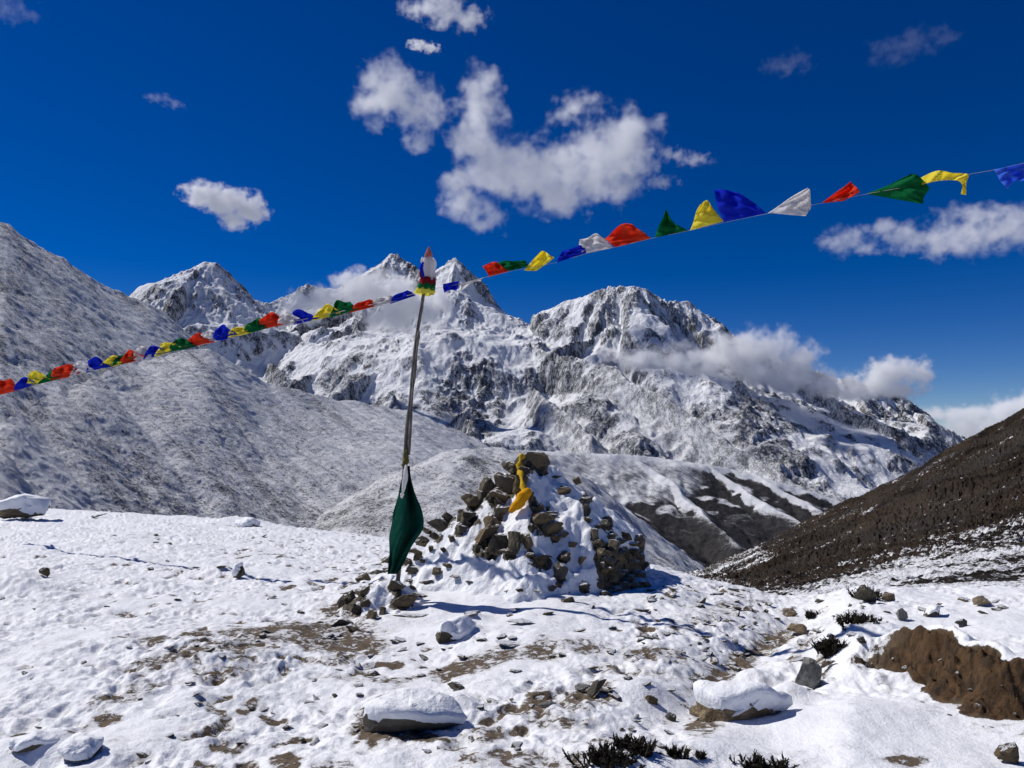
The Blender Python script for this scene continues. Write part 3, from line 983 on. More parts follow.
ROCKS = [rock_mesh('stone', 20 + i, [(1, .8, .6), (1, .7, .35), (1, .9, .8), (1, .6, .5)][i % 4], 11 + i % 5, MAT_STONE) for i in range(12)]
ROCKS_SNOWY = [rock_mesh('stone', 60 + i, [(1, .8, .55), (1, .7, .4), (1, .9, .7)][i % 3], 11 + i % 5, MAT_STONE_SNOWY) for i in range(9)]
PEBBLES = [rock_mesh('stone', 90 + i, [(1, .8, .5), (1, .7, .35), (1, .9, .7)][i % 3], 10 + i % 4, MAT_STONE, 1) for i in range(8)]


def place_rock(name, me, at, size, rot, parent=None):
    o = bpy.data.objects.new(name, me)
    COL.objects.link(o)
    o.rotation_euler = rot
    o.scale = size
    if parent:
        o.parent = parent
        o.location = Vector(at) - parent.location
    else:
        o.location = at
    return o


def empty(name, loc):
    o = bpy.data.objects.new(name, None)
    o.empty_display_size = 0.2
    o.location = loc
    COL.objects.link(o)
    return o


def hit(px, py, fn, y0=2.2, y1=40.0, n=1200):
    ys = 1.0 / np.linspace(1 / y0, 1 / y1, n)
    r = ray(px, py)
    x, z = r.x / r.y * ys, r.z / r.y * ys
    g = fn(x, ys)
    k = np.nonzero(z <= g)[0]
    if not len(k):
        return None
    i = k[0]
    return Vector((x[i], ys[i], g[i]))


# ------------------------------------------------------------------ the cairn
APEX = P(531, 456, 10.8)


def cairn_z(x, y):
    u, v = x - APEX.x, y - APEX.y
    wu = u + 0.10 * perlin(u * 1.6, v * 1.6, 210)
    wv = v + 0.10 * perlin(u * 1.6, v * 1.6, 211)
    d = np.maximum.reduce([
        1.02 * (-0.98 * wu + 0.18 * wv), 0.98 * (-0.55 * wu - 0.83 * wv), 1.0 * (0.45 * wu - 0.89 * wv),
        0.86 * (0.97 * wu - 0.22 * wv), 0.95 * (0.3 * wu + 0.95 * wv), 0.95 * (-0.5 * wu + 0.86 * wv)])
    z = APEX.z + 0.05 - d
    wall = 0.93 * wu - 0.37 * wv - 1.22
    z = z - 6.0 * np.maximum(wall, 0)
    wall2 = 0.75 * wu - 0.66 * wv - 1.30
    z = z - 3.0 * np.maximum(wall2, 0)
    # spreading toe of stones and snow on the left and in front
    r2 = np.hypot(wu * 0.80 + 0.28, wv)
    z = np.maximum(z, APEX.z - 0.72 - 0.58 * r2 - 5.0 * np.maximum(wu - 0.75, 0) - 0.10 * r2 * r2)
    lump = 0.075 * fbm(x / 0.36, y / 0.36, 4, 212) + 0.07 * np.maximum(perlin(x / 0.20, y / 0.20, 213), 0) + 0.018 * fbm(x / 0.10, y / 0.10, 2, 214)
    return z + lump


def cairn_or_ground(x, y):
    return np.maximum(cairn_z(x, y), ground_z(x, y, False))


def patch(name, fn, x0, x1, y0, y1, n, mat, parent, under, keep=0.12, bare=None):
    """sheet of fn over a rectangle, only where it rises above the surface beneath it"""
    gx, gy = np.linspace(x0, x1, n), np.linspace(y0, y1, n)
    X, Y = np.meshgrid(gx, gy)
    Z = fn(X, Y)
    G = under(X, Y)
    ok = Z > G - keep
    Z = np.maximum(Z, G - keep)
    q = ok[:-1, :-1] | ok[1:, :-1] | ok[:-1, 1:] | ok[1:, 1:]
    idx = np.arange(n * n).reshape(n, n)
    quads = np.stack([idx[:-1, :-1], idx[:-1, 1:], idx[1:, 1:], idx[1:, :-1]], -1)[q]
    used, inv = np.unique(quads, return_inverse=True)
    loc = np.array(parent.location)
    co = np.stack([X, Y, Z], -1).reshape(-1, 3)[used] - loc
    me = bpy.data.meshes.new(name)
    me.from_pydata(co.tolist(), [], inv.reshape(-1, 4).tolist())
    me.update()
    if bare is not None:
        w = co + loc
        vx, vy = px_of(w[:, 0], w[:, 1], w[:, 2])
        at = me.attributes.new('bare', 'FLOAT', 'POINT')
        at.data.foreach_set('value', bare(vx, vy).astype(np.float32))
    return link_mesh(name, me, mat, parent)


def bare_near(spots, extra=()):
    def f(vx, vy):
        o = np.zeros_like(vx)
        for px, py, w, h, lean in spots:
            if w * h > 60:
                o = np.maximum(o, np.exp(-(((vx - px) / (w * 0.80)) ** 2 + ((vy - py) / (h * 0.80)) ** 2)))
        for px, py, rx, ry in extra:
            o = np.maximum(o, np.exp(-(((vx - px) / rx) ** 2 + ((vy - py) / ry) ** 2) ** 2) * 1.3)
        return o
    return f


def mat_snow_over_stones():
    m = NT('snow_over_stones')
    p = m.pos()
    f = m.math('ADD', m.noise(p, 40, 4, 0.6), m.math('MULTIPLY', m.noise(p, 9, 4, 0.6), 2.5))
    n1 = m.noise(p, 11, 6, 0.7)
    v = m.math('ADD', m.attr('bare'), m.math('MULTIPLY', m.math('SUBTRACT', n1, 0.5), 1.5))
    st = m.mix(m.ramp(m.noise(p, 22, 5, 0.7), 0.35, 0.65), (0.018, 0.015, 0.011), (0.12, 0.095, 0.062))
    col = m.mix(m.ramp(v, 0.48, 0.58), SNOW, st)
    m.bsdf(col, 0.7, m.bump(f, 0.016, 0.7), spec=0.2)
    return m.mat


MAT_SNOW_STONES = mat_snow_over_stones()

CAIRN_STONES = [  # px, py, width px, height px, lean
    (534, 463, 20, 16, .3), (524, 466, 12, 14, .5), (541, 470, 10, 10, 0), (515, 474, 14, 15, .6), (507, 487, 15, 18, .6), (502, 497, 13, 13, .5), (519, 485, 10, 14, .5),
    (486, 487, 9, 22, .35), (480, 494, 8, 16, .6), (474, 502, 13, 16, .6), (470, 521, 14, 10, .2), (448, 517, 12, 9, .6), (441, 524, 16, 9, .6), (429, 532, 13, 8, .5),
    (421, 541, 12, 8, .4), (413, 551, 12, 8, .3), (452, 540, 6, 10, .4), (444, 552, 5, 9, .6), (431, 548, 5, 5, .3), (462, 512, 9, 8, .4),
    (499, 512, 8, 20, .75), (492, 526, 8, 20, .75), (485, 540, 9, 18, .75), (478, 550, 9, 12, .7), (498, 545, 14, 18, .2), (491, 554, 12, 10, .2), (513, 544, 10, 15, 0), (509, 556, 12, 7, 0),
    (528, 543, 7, 14, .1), (531, 555, 8, 8, 0), (520, 537, 9, 7, 0),
    (541, 521, 17, 20, -.2), (538, 511, 8, 12, -.2), (549, 530, 15, 15, -.4), (533, 503, 7, 14, -.1), (555, 538, 8, 10, 0), (563, 536, 9, 6, 0),
    (543, 562, 17, 13, -.1), (564, 558, 11, 8, 0), (560, 574, 9, 19, -.55), (568, 601, 9, 11, .2), (538, 591, 6, 4, 0), (520, 591, 7, 3, 0), (469, 583, 8, 4, 0), (506, 592, 4, 3, 0),
    (586, 500, 9, 12, -.2), (587, 511, 7, 10, 0), (587, 521, 7, 8, 0), (564, 491, 11, 7, 0), (607, 524, 11, 11, 0), (594, 536, 7, 9, 0), (599, 546, 9, 11, 0), (606, 556, 10, 8, 0), (585, 588, 8, 12, -.1), (577, 480, 7, 6, 0), (555, 478, 8, 5, 0),
    (596, 527, 6, 6, 0), (612, 536, 8, 8, 0), (583, 565, 7, 8, .2),
    (404, 560, 12, 9, .4), (412, 570, 10, 7, .2), (424, 562, 8, 6, .3), (436, 572, 9, 6, .1), (448, 566, 7, 6, .3), (428, 584, 10, 6, 0), (456, 578, 8, 5, .2), (418, 556, 7, 8, .5), (438, 538, 9, 8, .5), (460, 530, 8, 12, .5), (492, 500, 8, 12, .5), (550, 512, 7, 8, -.3), (572, 546, 8, 7, -.2), (552, 590, 8, 6, 0),
]


def build_cairn():
    base = Vector((APEX.x, APEX.y, gz(APEX.x, APEX.y)))
    root = empty('stone_cairn', base)
    tag(root, 'snow covered pyramid shaped stone cairn with a bare rock wall on its right', 'cairn')
    patch('snow_cover', cairn_z, APEX.x - 2.9, APEX.x + 2.1, APEX.y - 2.6, APEX.y + 2.4, 260, MAT_SNOW_STONES, root, lambda a, b: ground_z(a, b, False), 0.12, bare_near(CAIRN_STONES, [(621, 572, 24, 26), (606, 560, 12, 18), (628, 590, 18, 12)]))
    r = random.Random(5)
    spots = [(a, b, w * 1.25, h * 1.25, q) if w * h > 130 else (a, b, w, h, q) for a, b, w, h, q in CAIRN_STONES]
    # the bare wall on the right: courses of blocks
    for row in range(6):
        for c in range(6):
            px = 603 + c * 7.0 + r.uniform(-2, 2) + (row % 2) * 2
            py = 553 + row * 8.2 + r.uniform(-2, 2) - c * 2.0
            if px < 642:
                spots.append((px, py, r.uniform(9, 15), r.uniform(8, 13), r.uniform(-.5, .5)))
    for px, py, w, h, lean in CAIRN_STONES[:36]:
        if w * h > 90:
            spots.append((px + r.uniform(-.5, .5) * w, py + r.uniform(.2, .6) * h, w * r.uniform(.4, .8), h * r.uniform(.4, .8), lean))
    for i, (px, py, w, h, lean) in enumerate(spots):
        p = hit(px, py, cairn_or_ground)
        if p is None or p.y > 13.5:
            p = P(px, py, 10.6)
        k = p.y / F_PX
        me = ROCKS[i % len(ROCKS)]
        place_rock('stone', me, p + Vector((0, -0.03, 0)), (w * k * 0.92, (w + h) * k * 0.40, h * k * 1.0),
                   (r.uniform(-.3, .3), lean + r.uniform(-.15, .15), r.uniform(-.5, .5)), root)
    return root


build_cairn()

# ------------------------------------------------------------------ heap of stones holding the pole
PILE_TOP = P(388, 578, 9.2)


def pile_z(x, y):
    u, v = x - PILE_TOP.x, y - PILE_TOP.y
    d = np.hypot(u * 1.0, v * 1.05)
    z = PILE_TOP.z + 0.02 - 0.55 * d - 0.25 * d * d
    return z + 0.06 * fbm(x / 0.22, y / 0.22, 3, 220) + 0.05 * perlin(x / 0.13, y / 0.13, 221)


PILE_STONES = [
            (348, 603, 11, 24, .2), (361, 594, 9, 18, .15), (378, 574, 17, 11, -.3), (366, 580, 12, 10, -.2), (395, 588, 12, 12, .3), (402, 603, 20, 12, -.45), (412, 616, 20, 6, 0),
            (371, 618, 10, 11, .1), (353, 630, 14, 11, .3), (343, 625, 16, 10, .3), (330, 636, 24, 8, 0), (418, 586, 16, 7, .3), (414, 575, 7, 12, .3), (383, 562, 12, 7, -.4),
            (405, 578, 8, 9, 0), (390, 571, 9, 7, 0), (356, 612, 8, 12, .2), (366, 606, 6, 10, 0), (420, 596, 9, 6, .2), (382, 612, 6, 7, 0)]


def build_pile():
    base = Vector((PILE_TOP.x, PILE_TOP.y, gz(PILE_TOP.x, PILE_TOP.y)))
    root = empty('stone_heap', base)
    tag(root, 'low heap of brown stones and snow wedged around the foot of the flag pole', 'stone heap')
    patch('snow_cover', pile_z, base.x - 1.0, base.x + 1.0, base.y - 1.0, base.y + 1.0, 130, MAT_SNOW_STONES, root, lambda a, b: ground_z(a, b, False), 0.05, bare_near(PILE_STONES))
    r = random.Random(9)
    fn = lambda a, b: np.maximum(pile_z(a, b), ground_z(a, b, False))
    for i, (px, py, w, h, lean) in enumerate(PILE_STONES):
        p = hit(px, py, fn)
        k = p.y / F_PX
        place_rock('stone', ROCKS[(i * 5 + 3) % len(ROCKS)], p, (w * k * 1.05, (w + h) * k * 0.44, h * k * 1.15), (r.uniform(-.2, .2), lean, r.uniform(-.4, .4)), root)


build_pile()


# ------------------------------------------------------------------ tubes, cloth
def tube_mesh(name, pts, radii, seg=8, mat=None, wob=0.0, seed=0):
    pts = [Vector(p) for p in pts]
    vs, fs = [], []
    for i, p in enumerate(pts):
        t = (pts[min(i + 1, len(pts) - 1)] - pts[max(i - 1, 0)]).normalized()
        a = t.cross(Vector((0.13, 1, 0.07))).normalized()
        b = t.cross(a).normalized()
        rr = radii[i] if hasattr(radii, '__len__') else radii
        for s_ in range(seg):
            th = 2 * math.pi * s_ / seg
            k = rr * (1 + wob * math.sin(3 * th + i * 0.9 + seed) * math.sin(i * 1.7 + seed))
            vs.append(p + a * (math.cos(th) * k) + b * (math.sin(th) * k))
    for i in range(len(pts) - 1):
        for s_ in range(seg):
            fs.append((i * seg + s_, i * seg + (s_ + 1) % seg, (i + 1) * seg + (s_ + 1) % seg, (i + 1) * seg + s_))
    fs.append(tuple(range(seg))[::-1])
    fs.append(tuple((len(pts) - 1) * seg + s_ for s_ in range(seg)))
    me = bpy.data.meshes.new(name)
    me.from_pydata([v[:] for v in vs], [], fs)
    me.update()
    if mat:
        me.materials.append(mat)
    me.polygons.foreach_set('use_smooth', np.ones(len(me.polygons), bool))
    return me


def spline(pts, n):
    pts = np.array([tuple(p) for p in pts])
    t = np.arange(len(pts))
    return [Vector(v) for v in pchip(t, pts, np.linspace(0, len(pts) - 1, n))]


def child(name, me, parent, label=None):
    """mesh given in world coordinates becomes a part of parent"""
    me.transform(Matrix.Translation(-parent.location))
    o = bpy.data.objects.new(name, me)
    COL.objects.link(o)
    o.parent = parent
    if label:
        o['label'] = label
    return o


def mat_cloth(name, c, trans=0.58, var=0.25):
    m = NT(name)
    tc = m.n('ShaderNodeTexCoord').outputs['Object']
    n1 = m.noise(tc, 9, 5, 0.6)
    col = m.mix(m.ramp(n1, 0.3, 0.7, 0.0, var), c, tuple(min(1, x * 1.5 + 0.03) for x in c))
    w = m.noise(tc, 60, 3, 0.7)
    nb = m.bump(m.math('ADD', m.math('MULTIPLY', n1, 3.0), w), 0.004, 0.6)
    d = m.n('ShaderNodeBsdfDiffuse')
    t = m.n('ShaderNodeBsdfTranslucent')
    x = m.n('ShaderNodeMixShader')
    for b in (d, t):
        m.set(b.inputs['Color'], col)
        m.set(b.inputs['Normal'], nb)
    x.inputs[0].default_value = trans
    m.t.links.new(d.outputs[0], x.inputs[1])
    m.t.links.new(t.outputs[0], x.inputs[2])
    m.t.links.new(x.outputs[0], m.out.inputs['Surface'])
    return m.mat


CLOTH = {
    'blue': mat_cloth('blue_cloth', (0.016, 0.045, 0.62)), 'white': mat_cloth('white_cloth', (0.80, 0.78, 0.78)), 'red': mat_cloth('red_cloth', (0.80, 0.075, 0.03)),
    'green': mat_cloth('green_cloth', (0.010, 0.20, 0.065)), 'yellow': mat_cloth('yellow_cloth', (0.92, 0.80, 0.10)), 'lightblue': mat_cloth('pale_blue_cloth', (0.08, 0.22, 0.80)),
}
M_DARKGREEN = mat_cloth('dark_green_cloth', (0.003, 0.042, 0.029), 0.15)
M_ORANGE = mat_cloth('golden_cloth', (0.68, 0.33, 0.015), 0.2)
M_GOLD = mat_cloth('yellow_scarf_cloth', (0.62, 0.40, 0.03), 0.2)
M_MAROON = mat_cloth('maroon_cloth', (0.20, 0.012, 0.018), 0.15)
M_PINK = mat_cloth('faded_red_cloth', (0.55, 0.19, 0.15), 0.2)
M_OLIVE = mat_cloth('olive_rag', (0.16, 0.14, 0.045), 0.2)


def mat_wood():
    m = NT('weathered_wood')
    tc = m.n('ShaderNodeTexCoord').outputs['Object']
    n1 = m.noise(m.scale(tc, (6, 6, 0.7)), 6, 6, 0.65)
    col = m.mix(m.ramp(n1, 0.3, 0.7), (0.05, 0.045, 0.04), (0.24, 0.215, 0.19))
    m.bsdf(col, 0.85, m.bump(n1, 0.012, 0.7), spec=0.2)
    return m.mat


MAT_WOOD = mat_wood()


def mat_rope():
    m = NT('faded_cord')
    tc = m.n('ShaderNodeTexCoord').outputs['Object']
    m.bsdf(m.mix(m.noise(tc, 30, 3), (0.30, 0.27, 0.25), (0.5, 0.46, 0.44)), 0.9)
    return m.mat


MAT_ROPE = mat_rope()
Y_POLE = 9.15


def lathe_cloth(name, rows, mat, folds=7, depth=0.12, seed=0):
    """rows: (px, py, half width px); a gathered wrap of cloth round the pole"""
    vs, fs = [], []
    n = 28
    for i, (px, py, hw) in enumerate(rows):
        c = P(px, py, Y_POLE)
        r = hw / F_PX * Y_POLE
        f = i / max(1, len(rows) - 1)
        for k in range(n):
            th = 2 * math.pi * k / n
            rr = r * (1 + depth * (0.4 + f) * math.sin(folds * th + seed + 0.8 * math.sin(2 * th + seed)))
            vs.append((c.x + rr * math.cos(th), c.y + rr * 0.8 * math.sin(th), c.z + 0.10 * r * math.sin(2 * th + seed * 2) * f))
    for i in range(len(rows) - 1):
        for k in range(n):
            fs.append((i * n + k, i * n + (k + 1) % n, (i + 1) * n + (k + 1) % n, (i + 1) * n + k))
    fs.append(tuple(range(n)))
    me = bpy.data.meshes.new(name)
    me.from_pydata(vs, [], fs)
    me.update()
    me.materials.append(mat)
    me.polygons.foreach_set('use_smooth', np.ones(len(me.polygons), bool))
    return me


def build_pole():
    foot = P(396, 604, Y_POLE)
    root = empty('flag_pole', foot)
    tag(root, 'thin crooked wooden pole with striped cloth bundles at its top, standing left of the cairn', 'pole')
    line = spline([P(396, 604, Y_POLE), P(401, 540, Y_POLE), P(404, 480, Y_POLE), P(406, 440, Y_POLE), P(411, 395, Y_POLE), P(415, 350, Y_POLE), P(421, 310, Y_POLE), P(425, 285, Y_POLE), P(428, 254, Y_POLE)], 60)
    child('shaft', tube_mesh('shaft', line, [0.027 - 0.009 * i / 59 for i in range(60)], 9, MAT_WOOD, 0.22, 1), root)
    second = spline([P(409, 455, Y_POLE - .03), P(412, 400, Y_POLE - .05), P(415, 370, Y_POLE - 0.03), P(418, 340, Y_POLE - .05), P(419, 330, Y_POLE - .04)], 26)
    child('splint', tube_mesh('splint', second, [0.015 + 0.005 * math.sin(i * 0.7) for i in range(26)], 7, MAT_WOOD, 0.3, 4), root)
    child('cloth_wrap', lathe_cloth('cloth_wrap', [(429, 256, 3), (428.5, 259, 5.5), (428, 266, 5.8), (428, 274, 6.8), (428.5, 281, 7.4)], CLOTH['white'], 5, .12, 1), root, 'white cloth wrapped below the pole tip')
    child('cloth_wrap', lathe_cloth('cloth_wrap', [(428, 277, 6), (427.5, 279, 7.9), (427.5, 283, 8.3), (427, 286, 8.0)], M_MAROON, 6, .09, 2), root, 'maroon cloth band')
    child('cloth_wrap', lathe_cloth('cloth_wrap', [(427, 283, 6), (426.5, 284.5, 8.6), (426, 288, 9.2), (425.5, 290.5, 8.9)], CLOTH['green'], 6, .10, 3), root, 'green cloth band')
    child('cloth_wrap', lathe_cloth('cloth_wrap', [(425.5, 287, 6), (425.5, 288.5, 8.8), (425, 291.5, 9.6), (425, 294, 9.4)], CLOTH['yellow'], 8, .14, 4), root, 'yellow cloth skirt under the bands')
    child('finial', lathe_cloth('finial', [(428.6, 246.5, .6), (428.8, 249, 1.6), (428.8, 252, 3.1), (428.6, 255, 4.3), (428.3, 258, 4.0), (428.2, 261, 2.5)], M_PINK, 4, .07, 5), root, 'faded red knob of cloth on the pole tip')
    # rags tied at the top
    for pts, mt, w in [([(423, 262), (421.5, 268), (421.8, 273), (424, 277)], CLOTH['blue'], .022), ([(433, 258), (435.5, 263), (435, 270)], CLOTH['white'], .013), ([(422.5, 257), (421.8, 262), (423.5, 266)], CLOTH['white'], .013),
                       ([(421.5, 268), (420.5, 274), (422.5, 280)], M_MAROON, .014)]:
        ln = spline([P(a, b, Y_POLE - 0.09) for a, b in pts], 12)
        child('rag', tube_mesh('rag', ln, [w * (0.6 + 0.5 * math.sin(math.pi * i / 11)) for i in range(12)], 7, mt, 0.3, 2), root)


build_pole()


def sheet(name, pts, mat, thick=0.004):
    """pts[row][col] -> cloth of real thickness"""
    G = np.array([[tuple(p) for p in row] for row in pts])
    n, m_ = G.shape[:2]
    N = np.cross(np.gradient(G, axis=0), np.gradient(G, axis=1))
    N /= np.linalg.norm(N, axis=2, keepdims=True) + 1e-12
    V = np.concatenate([(G + N * thick / 2).reshape(-1, 3), (G - N * thick / 2).reshape(-1, 3)])
    k = n * m_
    fs = []
    for i in range(n - 1):
        for j in range(m_ - 1):
            q = (i * m_ + j, i * m_ + j + 1, (i + 1) * m_ + j + 1, (i + 1) * m_ + j)
            fs.append(q)
            fs.append(tuple(k + v for v in q[::-1]))
    rim = [j for j in range(m_)] + [i * m_ + m_ - 1 for i in range(1, n)] + [(n - 1) * m_ + j for j in range(m_ - 2, -1, -1)] + [i * m_ for i in range(n - 2, 0, -1)]
    for a, b in zip(rim, rim[1:] + rim[:1]):
        fs.append((b, a, k + a, k + b))
    me = bpy.data.meshes.new(name)
    me.from_pydata(V.tolist(), [], fs)
    me.update()
    me.materials.append(mat)
    me.polygons.foreach_set('use_smooth', np.ones(len(me.polygons), bool))
    return me


def build_green_flag():
    rows = [(466, 404, 410), (471, 403.6, 410.2), (476, 402.8, 410.5), (482, 401.2, 411.5), (490, 399.3, 414), (498, 397.4, 417), (506, 395.2, 420), (514, 393.2, 422.6), (521, 392, 424), (527, 391, 423.6),
            (533, 390, 420.5), (540, 389.4, 415.8), (547, 389.2, 411.5), (554, 389.4, 407.8), (562, 389, 404), (569, 388, 400.6), (574, 387.4, 396.5)]
    foot = P(396, 574, Y_POLE - 0.1)
    root = empty('green_flag', foot)
    tag(root, 'long dark green cloth tied to the pole and hanging limp beside the cairn', 'flag')
    yq = np.linspace(466, 574, 54)
    xl = np.interp(yq, [r[0] for r in rows], [r[1] for r in rows])
    xr = np.interp(yq, [r[0] for r in rows], [r[2] for r in rows])
    pts = []
    for i, y in enumerate(yq):
        row = []
        f = i / 53
        amp = 0.02 + 0.16 * math.sin(math.pi * min(1, f * 1.15)) ** 0.8
        for j in range(30):
            u = j / 29
            x = xl[i] + (xr[i] - xl[i]) * u + 0.5 * math.sin(i * 0.5 + j) * 0.6
            d = amp * (math.sin(u * 9.5 + 1.5 * f + 0.8 * math.sin(3 * f)) * 0.5 + 0.45 * math.sin(u * 4.0 + 2.5 * f) - 0.5 * math.sin(math.pi * u))
            d += 0.022 * math.sin(u * 17 + 5 * f + math.sin(9 * f)) + 0.01 * math.sin(14 * f + 6 * u)
            row.append(P(x, y, Y_POLE - 0.10 + d))
        pts.append(row)
    child('cloth', sheet('cloth', pts, M_DARKGREEN, 0.005), root)
    knot = spline([P(404.6, 469, Y_POLE - .05), P(404.5, 464, Y_POLE - .06), P(406.5, 459, Y_POLE - .05), P(405.5, 454, Y_POLE - .05), P(407, 450, Y_POLE - .03)], 16)
    child('knot', tube_mesh('knot', knot, [.016, .022, .026, .032, .03, .036, .04, .034, .03, .034, .03, .024, .03, .022, .016, .01], 8, M_OLIVE, 0.4, 3), root, 'olive rag knot above the green cloth')
    sc = spline([P(405.8, 465, Y_POLE - .13), P(405.6, 474, Y_POLE - .17), P(404.6, 483, Y_POLE - .19), P(403, 491, Y_POLE - .20), P(401.6, 498, Y_POLE - .19)], 22)
    me = tube_mesh('white_scarf', sc, [.010 + .020 * math.sin(math.pi * min(1, i / 17)) ** .8 if i < 18 else .024 - .004 * (i - 18) for i in range(22)], 9, CLOTH['white'], 0.18, 6)
    t = bpy.data.objects.new('white_scarf', me)
    COL.objects.link(t)
    tag(t, 'narrow white scarf hanging over the top of the dark green flag', 'scarf')


build_green_flag()


# ------------------------------------------------------------------ prayer flags
def depth_fn(pa, ya, pb, yb):
    return lambda px: 1.0 / (1 / ya + (1 / yb - 1 / ya) * (px - pa) / (pb - pa))


def flag_mesh(quad, yf, mat, seed, nx=16, ny=12):
    """quad: string-left, string-right, free-right, free-left in picture coordinates"""
    r = random.Random(seed)
    A, B, C_, D = [np.array(q, float) for q in quad]
    ph, ph2, k1 = r.uniform(0, 6), r.uniform(0, 6), r.uniform(4, 7)
    pts = []
    w = np.linalg.norm(B - A) + 1e-6
    for i in range(ny):
        v = i / (ny - 1)
        row = []
        for j in range(nx):
            u = j / (nx - 1)
            p = (A * (1 - u) + B * u) * (1 - v) + (D * (1 - u) + C_ * u) * v
            p = p + np.array([math.sin(5 * v + ph + 3 * u) * 0.045 * w * v, (math.sin(k1 * u + ph2) * 0.05 * w - 0.10 * w * math.sin(math.pi * u)) * v])
            yy = yf(p[0])
            d = 0.075 * (0.15 + v) * math.sin(k1 * u + 3.0 * v + ph) + 0.030 * math.sin(13 * u - 6 * v + ph2) * (0.2 + v) + 0.02 * math.sin(17 * v + ph + 5 * u)
            row.append(P(p[0], p[1], yy + d * yy / 8.0))
        pts.append(row)
    return sheet('flag', pts, mat, 0.003)


def string_rope(root, tab, yf, px0, px1, n, rad, extra=0.0):
    xs = np.linspace(px0, px1, n)
    ys = np.interp(xs, [t[0] for t in tab], [t[1] for t in tab]) + extra
    child('cord', tube_mesh('cord', [P(a, b, yf(a)) for a, b in zip(xs, ys)], rad, 6, MAT_ROPE), root)


def build_right_flags():
    yf = depth_fn(425, Y_POLE, 1030, 5.6)
    root = empty('prayer_flag_string', P(427, 284, Y_POLE))
    tag(root, 'prayer flag string rising from the pole top to the right against blue sky', 'prayer flags', 'strings of prayer flags tied to the pole')
    tab = [(427, 290), (460, 284), (484, 277.5), (512, 271), (556, 262.5), (586, 253.5), (616, 247), (655, 237.5), (690, 230.5), (724, 222.5), (768, 213.5), (812, 205), (822, 203), (866, 194), (917, 185), (970, 174), (994, 170), (1080, 150), (1300, 102), (1700, 10)]
    string_rope(root, tab, yf, 427, 1700, 150, 0.0015)
    Q = [
        ('blue', [(443, 284), (459, 281), (457, 291.5), (443.5, 292)]),
        ('white', [(460, 284), (483.5, 277.5), (480, 282), (462, 290)]),
        ('red', [(489, 277), (509, 271), (500, 264.5), (483.5, 265)]),
        ('green', [(509, 271), (528, 266.5), (526, 261), (497, 263.5)]),
        ('yellow', [(524, 270.5), (536, 271), (555, 258), (541, 251)]),
        ('blue', [(557, 262.5), (586, 253), (583, 246.5), (560, 254)]),
        ('white', [(582, 254), (613, 247.5), (602, 236.5), (579, 240)]),
        ('red', [(615, 247), (651, 238.5), (634, 224.5), (604, 238)]),
        ('green', [(655, 237.5), (688, 231), (673, 221), (664, 211)]),
        ('yellow', [(690, 230.5), (724, 221), (711, 207), (700, 204)]),
        ('blue', [(724, 222), (766, 213), (741, 193), (712, 192)]),
        ('white', [(768, 213), (806, 216), (812, 204), (806, 186)]),
        ('red', [(822, 203), (843, 201), (861, 193), (850, 181.5)]),
        ('green', [(866, 194), (923, 204), (927, 186), (910, 178.5)]),
        ('lightblue', [(994, 169.5), (1032, 162), (1030, 179), (1006, 189)]),
        ('white', [(1060, 155), (1104, 145), (1100, 128), (1078, 122)]), ('red', [(1128, 139), (1176, 129), (1170, 112), (1140, 108)]),
        ('green', [(1204, 123), (1256, 112), (1248, 94), (1218, 92)]), ('yellow', [(1290, 104), (1346, 92), (1336, 74), (1304, 70)]),
    ]
    for i, (c, q) in enumerate(Q):
        child('flag', flag_mesh(q, yf, CLOTH[c], 30 + i), root, ('pale blue' if c == 'lightblue' else c) + ' prayer flag')
    # the long yellow one curls over at its end
    top = spline([(914, 183, 0), (925, 175.5, 0), (940, 170.5, 0), (953, 173, 0), (966, 173.5, 0), (969, 176, 0), (966, 184, 0), (966, 195, 0)], 34)
    low = spline([(918, 186, 0), (928, 183, 0), (941, 180.5, 0), (951, 180, 0), (957, 180.5, 0), (961, 183, 0), (962.5, 187, 0), (961, 194, 0)], 34)
    pts = []
    for k in range(9):
        v = k / 8
        pts.append([P(a.x * (1 - v) + b.x * v, a.y * (1 - v) + b.y * v, yf(a.x) + 0.05 * math.sin(i * 0.45 + v * 2.5) + 0.02 * math.sin(i * 1.1 + 4 * v)) for i, (a, b) in enumerate(zip(top, low))])
    child('flag', sheet('flag', pts, CLOTH['yellow'], 0.003), root, 'yellow prayer flag with a curled end')


